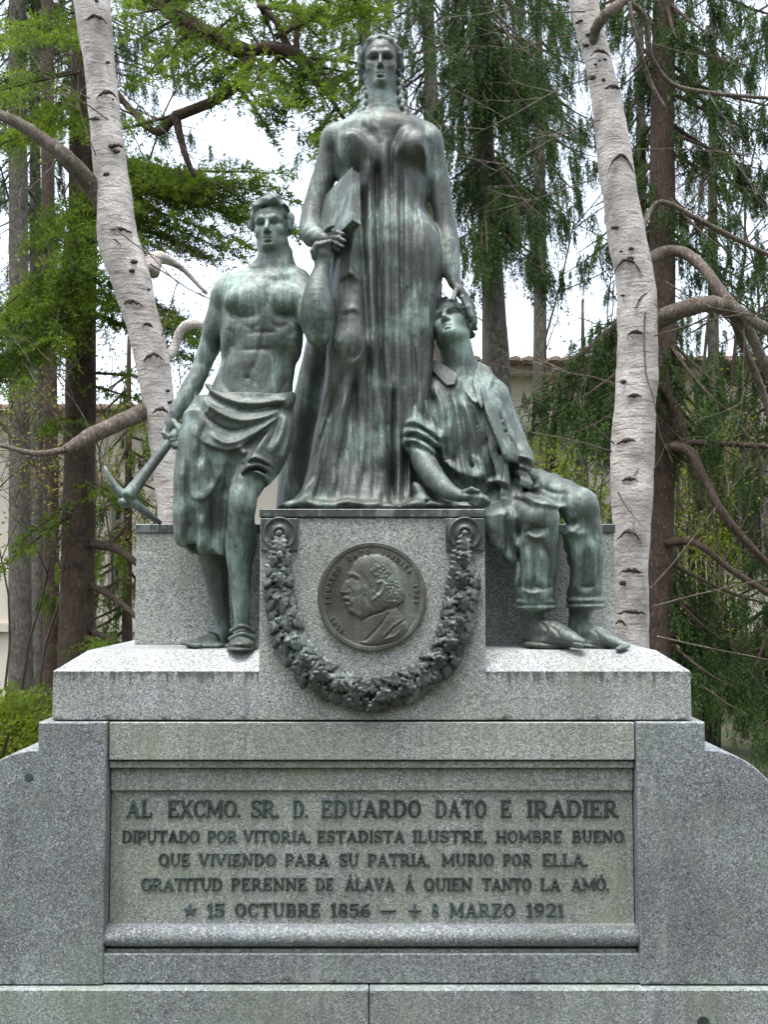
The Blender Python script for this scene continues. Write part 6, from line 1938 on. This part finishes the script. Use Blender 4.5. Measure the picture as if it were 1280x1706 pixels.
# -- dark trunk on the left: a cedar with layered boughs
YC = 5.2
t1 = tree_with('cedar_tree', 'cedar with dark straight trunk and layered yellow-green boughs at left', [[(150, -420, YC, 20), (142, 0, YC, 22), (138, 300, YC, 23), (136, 500, YC, 24), (134, 700, YC, 25.5), (130, 900, YC, 27), (126, 1150, YC, 30), (124, 1330, YC, 38)]], M['spruce_bark'],
    limbs=[[(150, -170, YC-.1, 16), (205, -60, YC-.6, 15), (275, 10, YC-1.0, 15), (340, 55, YC-1.2, 15), (415, 90, YC-1.3, 14)], [(412, 86, YC-1.3, 9), (455, 82, YC-1.3, 12), (495, 95, YC-1.3, 11), (540, 150, YC-1.2, 5), (575, 200, YC-1.2, 3)],
           [(418, 92, YC-1.3, 11), (400, 135, YC-1.3, 10), (350, 172, YC-1.3, 9), (290, 195, YC-1.3, 9)], [(292, 190, YC-1.3, 8), (302, 235, YC-1.3, 6), (315, 275, YC-1.3, 5), (325, 295, YC-1.3, 3)], [(292, 196, YC-1.3, 7), (262, 222, YC-1.2, 6), (220, 185, YC-1.1, 6), (190, 150, YC-1.1, 5)],
           [(485, 90, YC-1.3, 8), (462, 40, YC-1.3, 6), (430, 0, YC-1.2, 6), (400, -60, YC-1.2, 5)], [(497, 95, YC-1.3, 6), (492, 40, YC-1.3, 5), (488, -40, YC-1.3, 4)],
           [(150, 905, YC-.05, 8), (195, 915, YC-.3, 7), (240, 948, YC-.5, 5)], [(152, 975, YC-.05, 6), (195, 1000, YC-.3, 5), (240, 1040, YC-.5, 4)], [(152, 1050, YC-.05, 5), (200, 1072, YC-.3, 4), (240, 1078, YC-.5, 3)],
           [(120, 600, YC-.05, 6), (80, 575, YC-.3, 5), (20, 590, YC-.5, 4), (-40, 600, YC-.5, 3)]])
cb = []
def cb_add(u0, v0, u1, v1, Y=YC-.5, **o): cb.append(((u0, v0, YC-.1), (u1, v1, Y), o))
for (u0, v0, u1, v1) in ((138, 60, 10, 30), (138, 120, -30, 150), (138, 150, 20, 215), (138, 200, -40, 240), (138, 170, 80, 180), (138, 420, 10, 545), (138, 400, 60, 500), (138, 440, 100, 500), (138, 460, -30, 560), (138, 430, 190, 505), (138, 470, 30, 600),
                         (138, 520, 0, 640), (138, 350, 60, 400), (138, 300, 205, 395), (138, 330, 120, 440), (140, 30, 90, 60)):
    cb_add(u0, v0, u1, v1, YC-PR.uniform(.2, 1.2), width=PR.uniform(.35, .6), dens=1.1)
for (u0, v0, u1, v1) in ((150, 255, 440, 330), (150, 270, 360, 300), (150, 280, 480, 345), (150, 300, 300, 330), (150, 320, 420, 390), (150, 300, 500, 372), (150, 350, 330, 410), (150, 500, 340, 560), (150, 520, 300, 580), (200, 330, 390, 300), (180, 470, 350, 545), (160, 270, 270, 350), (150, 250, 330, 290), (150, 300, 250, 400), (260, 300, 470, 300)):
    cb_add(u0, v0, u1, v1, YC-PR.uniform(.0, 1.0), width=PR.uniform(.3, .55), dens=.85)
for (u0, v0, u1, v1, w) in ((415, 88, 360, 130, .3), (415, 90, 480, 140, .35), (450, 82, 540, 150, .35), (495, 95, 560, 190, .3), (460, 60, 520, 20, .4), (430, 10, 560, 20, .45), (430, -20, 480, 30, .4), (490, 30, 600, 30, .45), (488, -30, 640, 10, .45), (275, 10, 330, 30, .3), (340, 55, 300, 70, .3), (300, 190, 250, 215, .25), (420, 90, 330, 140, .3),
                            (500, 100, 500, 180, .25), (488, -40, 600, -20, .5), (275, 0, 400, -20, .5), (400, -40, 320, -20, .5), (540, 150, 580, 130, .25), (380, 70, 330, 120, .3), (440, 85, 400, 30, .35), (350, 60, 410, 10, .35), (470, 85, 440, 150, .3), (510, 110, 600, 120, .3), (300, 30, 230, 60, .3), (400, 135, 450, 190, .25), (490, 20, 540, 70, .35), (240, -10, 300, -30, .4), (320, 45, 260, 110, .3), (510, 120, 470, 200, .25), (560, 180, 520, 230, .25)):
    cb.append(((u0, v0, YC-1.3), (u1, v1, YC-1.3+PR.uniform(-.4, .5)), dict(width=w, dens=.75)))
for (u0, v0, u1, v1) in ((140, 820, 20, 905), (140, 800, 220, 830), (140, 640, 230, 660), (140, 690, 90, 700), (140, 1060, 215, 1080)):
    cb_add(u0, v0, u1, v1, YC-PR.uniform(.1, .6), width=.22, dens=.6)
tot += grow(t1, cb, 'cedar', M['cedar_leaf'], 31, M['spruce_bark'])

# -- weeping spruce behind the woman's shoulder
YD = 6.2
t2 = tree_with('spruce_tree', 'weeping spruce with slim trunk rising right of the standing woman', [[(790, -420, YD, 13), (800, 0, YD, 16), (806, 250, YD, 17), (822, 480, YD, 19), (830, 620, YD, 21), (832, 800, YD, 22), (834, 1290, YD, 26)]], M['grey_bark'], group='weeping spruces behind the monument')
wb = []
def W_(lst, u0, v0, u1, v1, Y0, Y1, **o): lst.append(((u0, v0, Y0), (u1, v1, Y1), o))
for (v0, u1, v1, h) in ((-120, 690, -40, .5), (-60, 900, 0, .6), (-40, 720, 40, .6), (0, 930, 60, .9), (20, 880, 90, .9), (10, 740, 110, .7), (50, 950, 110, .8), (30, 690, 60, .5), (60, 760, 150, .8), (70, 900, 150, .9), (250, 920, 300, .8), (260, 760, 310, .7), (240, 890, 320, .8), (270, 940, 350, .7), (290, 770, 360, .7),
                        (310, 900, 390, .7), (330, 800, 390, .6), (-140, 860, -80, .8), (-100, 760, -30, .7), (60, 830, 130, .9), (300, 850, 350, .8), (-20, 980, 30, .6), (90, 950, 180, .9), (110, 880, 210, .8), (40, 960, 150, .8), (100, 760, 190, .7), (130, 940, 250, .6), (350, 930, 420, .6), (380, 780, 440, .6), (-70, 940, -20, .9), (20, 780, 80, .8), (270, 720, 330, .5), (90, 700, 150, .5)):
    W_(wb, 803+v0*.02, v0, u1, v1, YD, YD+PR.uniform(-1.2, .9), hang=h, dens=1.0, side=.2)
tot += grow(t2, wb, 'weep', M['spruce_leaf'], 41, M['spruce_bark'])

# -- spruce whose trunk stands right behind the right birch
YE = 4.4
t3 = tree_with('spruce_tree', 'brown spruce trunk hidden partly by the right birch', [[(1108, -420, YE, 14), (1106, 0, YE, 18), (1104, 200, YE, 20), (1104, 500, YE, 22), (1104, 700, YE, 23), (1098, 900, YE, 25), (1096, 1100, YE, 27), (1094, 1300, YE, 32)]], M['spruce_bark'],
    limbs=[[(1108, 745, YE-.1, 8), (1150, 752, YE-.4, 8), (1175, 800, YE-.5, 7), (1215, 870, YE-.6, 7), (1300, 960, YE-.6, 5)], [(1112, 740, YE-.1, 6), (1180, 738, YE-.3, 5), (1290, 745, YE-.4, 4)], [(1110, 905, YE-.1, 7), (1160, 905, YE-.3, 6), (1220, 950, YE-.4, 6), (1300, 1000, YE-.5, 5)],
           [(1100, 640, YE-.1, 6), (1130, 690, YE-.2, 7), (1150, 760, YE-.2, 6), (1168, 850, YE-.2, 5)]], group='weeping spruces behind the monument')
wb = []
for (u0, v0, u1, v1, h) in ((1090, 500, 960, 575, .6), (1090, 480, 920, 590, .6), (1090, 540, 880, 620, .55), (1090, 520, 1000, 560, .7), (1090, 560, 940, 640, .6), (1090, 600, 870, 660, .5), (1080, 520, 1010, 600, .7), (1090, 600, 960, 680, .5), (1090, 510, 940, 570, .7), (1090, 530, 900, 600, .7), (1090, 570, 990, 620, .7), (1090, 610, 920, 690, .6), (1090, 640, 990, 700, .6),
                            (1110, 60, 1250, 90, .5), (1110, 150, 1290, 200, .45), (1110, 250, 1280, 300, .55), (1110, 0, 1200, 40, .5), (1110, 320, 1200, 380, .4), (1110, 560, 1230, 640, .5), (1110, 620, 1190, 690, .45), (1110, -60, 1290, 0, .5), (1105, 60, 1040, 120, .5), (1105, 180, 1050, 240, .4), (1105, -40, 1030, 20, .4), (1105, 330, 1060, 400, .4),
                            (1105, 950, 1200, 1010, .5), (1105, 980, 1260, 1060, .6), (1105, 1040, 1180, 1090, .5), (1105, 930, 1290, 980, .5), (1105, 1080, 1270, 1130, .6), (1105, 880, 1060, 930, .3), (1110, 100, 1230, 150, .6), (1110, 200, 1240, 250, .6), (1110, 380, 1260, 450, .5), (1110, 20, 1160, 80, .6), (1105, 100, 1050, 170, .5), (1105, -80, 980, -20, .7), (1105, 260, 980, 330, .5), (1105, 300, 960, 400, .5), (1110, 660, 1240, 740, .5), (1110, 700, 1200, 790, .5), (1105, 1000, 1290, 1080, .7), (1105, 1060, 1220, 1120, .6)):
    W_(wb, u0, v0, u1, v1, YE, YE+PR.uniform(-.6, .6), hang=h*.8, dens=.95, side=.14)
tot += grow(t3, wb, 'weep', M['spruce_leaf'], 43, M['spruce_bark'])

# -- spruce at the right edge
YG = 7.5
t4 = tree_with('spruce_tree', 'dark weeping spruce at the right edge before the building', [[(1330, -420, YG, 12), (1330, 300, YG, 18), (1330, 800, YG, 22), (1330, 1260, YG, 26)]], M['spruce_bark'], group='weeping spruces behind the monument')
wb = []
for (u1, v1, h) in ((1180, 560, .7), (1210, 620, .8), (1240, 640, .8), (1170, 650, .7), (1200, 700, .8), (1250, 720, .7), (1230, 780, .8), (1200, 820, .7), (1260, 500, .6), (1220, 440, .5), (1180, 1000, .8), (1150, 1060, .9), (1210, 1060, .9), (1250, 1100, .9), (1170, 1130, .8), (1240, 1160, .9), (1140, 1150, .7), (1130, 1080, .7), (1280, 1000, .9), (1200, 1180, .7),
                    (1180, 100, .5), (1230, 180, .6), (1200, 300, .6), (1250, 380, .6), (1160, 20, .5), (1270, 60, .6), (1280, 280, .6), (1270, 1200, .7), (1220, 930, .6)):
    W_(wb, 1330, v1-PR.uniform(20, 90), u1, v1, YG, YG+PR.uniform(-1.4, .8), hang=h, dens=.85, side=.2)
tot += grow(t4, wb, 'weep', M['spruce_leaf'], 47, M['spruce_bark'])

# -- far trees on the left
YH = 9.0
t5 = tree_with('spruce_tree', 'grey trunked spruce at the far left edge', [[(28, -420, YH, 12), (30, 200, YH, 15), (32, 600, YH, 17), (33, 900, YH, 18), (36, 1240, YH, 21)]], M['grey_bark'])
wb = []
for (u1, v1, h) in ((-40, 20, .6), (90, 40, .6), (110, 90, .6), (-30, 120, .5), (80, 160, .5), (100, 10, .5), (-20, 330, .4), (90, 360, .4), (60, -30, .6), (120, 560, .5), (-20, 600, .4), (220, 30, .4), (180, 100, .4), (250, 110, .3), (-40, -40, .5), (170, -30, .5), (260, 60, .4)):
    W_(wb, 30, v1-PR.uniform(30, 90), u1, v1, YH, YH+PR.uniform(-1, 1), hang=h, dens=.6, side=.2)
tot += grow(t5, wb, 'weep', M['spruce_leaf'], 53, M['spruce_bark'])
YI = 10.5
t6 = tree_with('spruce_tree', 'thin far spruce seen above the standing woman', [[(700, -420, YI, 10), (712, 0, YI, 11), (722, 300, YI, 12), (730, 1240, YI, 16)]], M['grey_bark'])
wb = []
for (u1, v1, h) in ((600, 20, .5), (650, 60, .5), (760, 60, .5), (580, 120, .5), (640, 150, .5), (560, 190, .4), (700, 20, .6), (690, 100, .6), (660, 0, .6), (600, -40, .5), (540, 30, .4), (780, 220, .4), (600, 240, .4), (700, 170, .5)):
    W_(wb, 712, v1-PR.uniform(20, 80), u1, v1, YI, YI+PR.uniform(-1, 1), hang=h, dens=.55, side=.25)
tot += grow(t6, wb, 'weep', M['spruce_leaf'], 59, M['spruce_bark'])
t7 = tree_with('spruce_tree', 'second slim trunk left of the dark cedar trunk', [[(78, -420, 8, 9), (80, 300, 8, 11), (84, 700, 8, 12), (86, 1240, 8, 15)]], M['spruce_bark'])

t8 = tree_with('spruce_tree', 'young spruce with loose low boughs left of the pickaxe', [[(215, 560, 7.6, 3), (214, 800, 7.6, 6), (212, 1000, 7.6, 8), (212, 1270, 7.6, 10)]], M['spruce_bark'])
wb = []
for (u1, v1, h) in ((150, 690, .3), (270, 690, .3), (160, 760, .35), (280, 770, .35), (130, 850, .4), (290, 850, .4), (110, 930, .4), (200, 900, .4), (100, 1000, .4), (180, 1010, .4), (60, 960, .4), (250, 950, .4), (70, 1060, .4), (160, 1080, .4)):
    W_(wb, 213, v1-PR.uniform(20, 50), u1, v1, 7.6, 7.6+PR.uniform(-.6, .4), hang=h, dens=.45, side=.15)
tot += grow(t8, wb, 'weep', M['cedar_leaf'], 61, M['spruce_bark'])

def far_spruce(label, u, Y, v_top, v_bot, reach, n, seed, dens=.5, gap=None):
    t = tree_with('spruce_tree', label, [[(u-4, v_top-60, Y, 2), (u-2, (v_top+v_bot)/2, Y, 8), (u, v_bot, Y, 11), (u, 1240, Y, 13)]], M['grey_bark'], group='far spruces before the building')
    pr = random.Random(seed); lst = []
    for i in range(n):
        v0 = v_top+(v_bot-v_top)*(i+pr.random())/n
        f = 0.45+0.55*(v0-v_top)/(v_bot-v_top)
        sgn = 1 if i % 2 else -1
        u1 = u+sgn*reach*f*pr.uniform(.55, 1.1)
        if gap and gap[0] < (u+u1)/2 < gap[1] and gap[2] < v0 < gap[3]: continue
        W_(lst, u, v0, u1, v0+pr.uniform(20, 60), Y, Y+pr.uniform(-.8, .8), hang=pr.uniform(.45, .85), dens=dens, side=.3, nl=.045)
    return grow(t, lst, 'weep', M['spruce_leaf'], seed, M['spruce_bark'])
tot += far_spruce('far spruce filling the gap right of the standing woman', 900, 10.2, -150, 470, 130, 26, 101, gap=(840, 1000, 330, 620))
tot += far_spruce('far spruce between the right birch and the picture edge', 1190, 10.6, -150, 900, 120, 34, 102)
tot += far_spruce('far spruce behind the head of the standing woman', 612, 11.0, -180, 230, 150, 18, 103, gap=(380, 500, 60, 330))
tot += far_spruce('far spruce at the upper left behind the cedar', 60, 10.8, -150, 560, 130, 26, 104)
tot += far_spruce('far spruce before the wall right of the seated man', 975, 11.2, 560, 1080, 110, 16, 105)
tot += far_spruce('far spruce just right of the woman statue in the wood', 815, 11.3, -170, 400, 110, 22, 107, gap=(840, 1000, 330, 620))
tot += far_spruce('far spruce top behind the left birch and the cedar trunk', 148, 11.0, -220, 160, 260, 16, 109)
tot += far_spruce('far spruce rising right of the right birch trunk', 1070, 11.5, -150, 600, 100, 24, 110, dens=.5)
tot += far_spruce('far spruce low at the left before the windows', 120, 11.2, 700, 1180, 100, 14, 106, dens=.3)

# -- unseen spruces added behind the viewer to block low sky light from the monument
def added_shade_spruce(x, y, hgt, rad, label, seed):
    t = link('spruce_tree', None, label=label, cat='tree', group='added shading spruces behind the viewpoint')
    tm = MB(); tm.tube([(x, y, -.2), (x+.1, y, hgt*.5), (x, y, hgt)], [.28, .18, .03], 14)
    tm.build('trunk', M['spruce_bark'], t, smooth=True)
    r = np.random.default_rng(seed); n = 5200
    z = r.uniform(.06, 1, n)**.9; a = r.uniform(0, 2*np.pi, n); q = rad*(1.03-z)*r.uniform(.25, 1, n)**.5*(1+.2*np.sin(z*40))
    p = np.stack([x+q*np.cos(a), y+q*np.sin(a), z*hgt-q*.25], 1); d = np.stack([np.cos(a), np.sin(a), -.4+0*a], 1); d /= np.linalg.norm(d, axis=1)[:, None]
    lv = Leaves(seed); lv.needles(p, d, .55, .32, spread=.5, fwd=.8)
    link('crown', lv.mesh('crown'), M['spruce_leaf'], t)
for i, (x, y, hg) in enumerate(((-13, -9, 13), (-8.5, -13, 14), (-4, -14.5, 13), (0.5, -15, 14), (5, -14, 13.5), (9.5, -12, 14), (13.5, -8, 13))):
    added_shade_spruce(x, y, hg, 3.6, 'unseen tall spruce added behind the viewpoint to shade the monument', 80+i)

# -- bare twiggy trees and shrubs
def bare(name, label, starts, seed, mat, bud=0.0, budmat=None, group=None, cat='shrub'):
    r = random.Random(seed); mb = MB()
    for (u, v, Y, du, dv, L, rad, depth, fork) in starts:
        p = P(u, v, Y); q = P(u+du, v+dv, Y+r.uniform(-.2, .2)); twigs(mb, p, q-p, L, r, rad, depth, fork)
    t = link(name, None, label=label, cat=cat, group=group)
    mb.build('stems', mat, t)
    if bud:
        V = np.array(mb.v); rr = np.random.default_rng(seed)
        pick = V[rr.choice(len(V), int(len(V)*bud), replace=len(V)*bud > len(V))]
        lv = Leaves(seed); dr = rr.normal(size=pick.shape); dr /= np.linalg.norm(dr, axis=1)[:, None]
        lv.needles(pick+rr.normal(size=pick.shape)*.02, dr, .035, .026, spread=.3, fwd=1.0)
        link('leaves', lv.mesh('leaves'), budmat, t)
    return t
bare('bare_shrub', 'bare twiggy shrub with opening buds left of the pickaxe', [(190+20*i-60*(i % 3), 1010, 7+.3*i, PR.uniform(-60, 60), -300, 2.6, .016, 4, 6) for i in range(5)], 3, M['twig'], .10, M['bud_leaf'])
bare('bare_shrub', 'bare shrub with yellow buds at the far left below the boughs', [(-20+28*i, 1150, 6.5+.3*i, PR.uniform(-80, 80), -300, 2.4, .016, 4, 6) for i in range(4)], 6, M['twig'], .14, M['bud_leaf'])
bare('bare_shrub', 'tangle of bare arching twigs at the right below the spruces', [(1120+45*i, 1120, 5.6+.3*i, PR.uniform(-120, 160), -220, 2.2, .014, 4, 6) for i in range(5)], 8, M['twig'], .05, M['bud_leaf'])
bare('bare_shrub', 'bare dark branches beside the right knee of the seated man', [(930+14*i, 1010, 6.0, PR.uniform(-80, 100), -240, 1.5, .012, 4, 5) for i in range(4)], 10, M['twig'], .12, M['shrub_leaf'])
bare('bare_tree', 'bare slender tree of fine twigs in the white sky at upper left', [(90+60*i, 620-60*i, 9.5, 40*(i-1), -300, 4.2, .022, 4, 6) for i in range(3)], 12, M['twig'], cat='tree')
bare('bare_tree', 'bare tree of thin grey twigs in the gap right of the seated man', [(850+50*i, 760, 9.0, 30*(i-1), -300, 3.6, .02, 4, 6) for i in range(4)], 14, M['twig'], cat='tree')
bare('bare_tree', 'bare fine-twigged tree behind the right birch and spruce', [(1170+50*i, 640, 8.6, 30*(i-1), -320, 4.0, .022, 4, 6) for i in range(3)], 15, M['twig'], cat='tree')
# birch twigs drooping in front of the spruces on the right
mb = MB(); r_ = random.Random(17)
for (u, v, du, dv, L) in ((1024, 640, -140, -40, .7), (1024, 740, -110, -70, .75), (1020, 752, -180, -60, .8), (1030, 560, -90, -40, .4), (1075, 520, 30, 200, .9), (985, 130, -120, 40, .9), (960, 60, -150, 30, .9), (990, 300, -120, 60, .7), (1060, 250, 160, 10, 1.0), (1090, 1010, 180, -60, .9), (1085, 980, 120, -110, .9), (1095, 1060, 190, 20, .9), (1090, 560, 180, -80, .9),
                          (1000, 200, -160, 60, .8), (1110, 470, 150, 60, .8), (1030, 820, 60, 120, .3), (975, 20, -160, 60, 1.0), (1240, 540, 30, 240, .8), (1180, 155, 80, 120, .7), (1062, 70, 90, 20, .7)):
    p = P(u, v, YR-.12); q = P(u+du, v+dv, YR-.25); twigs(mb, p, q-p, L, r_, .0055, 3, 4)
mb.build('twigs', M['limb'], br_, kind='stuff')
mb = MB()
for (u, v, du, dv, L) in ((180, 200, -150, -80, .7), (160, 260, -100, -160, .5), (190, 380, 120, 90, .8), (250, 440, 130, 80, .7), (200, 150, 160, 120, .9), (130, 740, -70, -110, .6), (150, 720, -30, -130, .5), (120, 750, -120, 20, .6), (160, 728, 30, 60, .4), (100, 260, -60, 80, .5), (60, 225, -20, 120, .5), (150, 165, -160, -60, .8), (270, 560, 20, -140, .5)):
    p = P(u, v, YA-.15); q = P(u+du, v+dv, YA-.3); twigs(mb, p, q-p, L, r_, .0055, 3, 4)
mb.build('twigs', M['limb'], bl, kind='stuff')

# -- leafy shrubs low down
def shrub(name, label, blobs, seed, mat, n, size=.045):
    rr = np.random.default_rng(seed); t = link(name, None, label=label, cat='shrub'); lv = Leaves(seed); st = MB()
    for (u, v, Y, rx, rz) in blobs:
        c = np.array(P(u, v, Y)); d = rr.normal(size=(n, 3)); d /= np.linalg.norm(d, axis=1)[:, None]
        rad_ = rr.uniform(.35, 1, n)**.5
        p = c+d*rad_[:, None]*np.array((rx, rx*.8, rz))*(1+.25*noise3(d[:, 0]*3+seed, d[:, 1]*3, d[:, 2]*3))[:, None]
        lv.needles(p, d, size, size*.6, spread=.9, fwd=.4, up=.15)
        for k in range(7):
            a = rr.uniform(-.5, .5, 2)
            st.tube([(c[0]+a[0]*rx*.3, c[1]+a[1]*rx*.3, -0.1), (c[0]+a[0]*rx, c[1]+a[1]*rx, c[2]), (c[0]+a[0]*rx*1.6, c[1]+a[1]*rx*1.6, c[2]+rz*.7)], [.014, .010, .004], 5)
    link('leaves', lv.mesh('leaves'), mat, t); st.build('stems', M['twig'], t)
shrub('leafy_shrub', 'bright green leafy shrub low at the left above the wing', [(-20, 1235, 5.0, .5, .45), (40, 1225, 5.4, .45, .42), (90, 1240, 5.6, .4, .4), (-90, 1240, 5, .5, .5)], 71, M['shrub_leaf'], 3500)
shrub('leafy_shrub', 'fresh green leafy shrub behind the right birch', [(1150, 740, 8.0, .5, .55), (1185, 800, 8.2, .45, .5), (1165, 870, 8.0, .45, .5), (1180, 960, 8, .5, .6), (1190, 1080, 8, .55, .7)], 73, M['shrub_leaf'], 1800)
shrub('leafy_shrub', 'yellow-green shrub seen beside the seated man', [(905, 790, 9.0, .45, .5), (950, 850, 9.2, .5, .5), (930, 930, 9, .5, .6), (920, 1050, 9, .6, .7)], 75, M['shrub_leaf'], 1500)
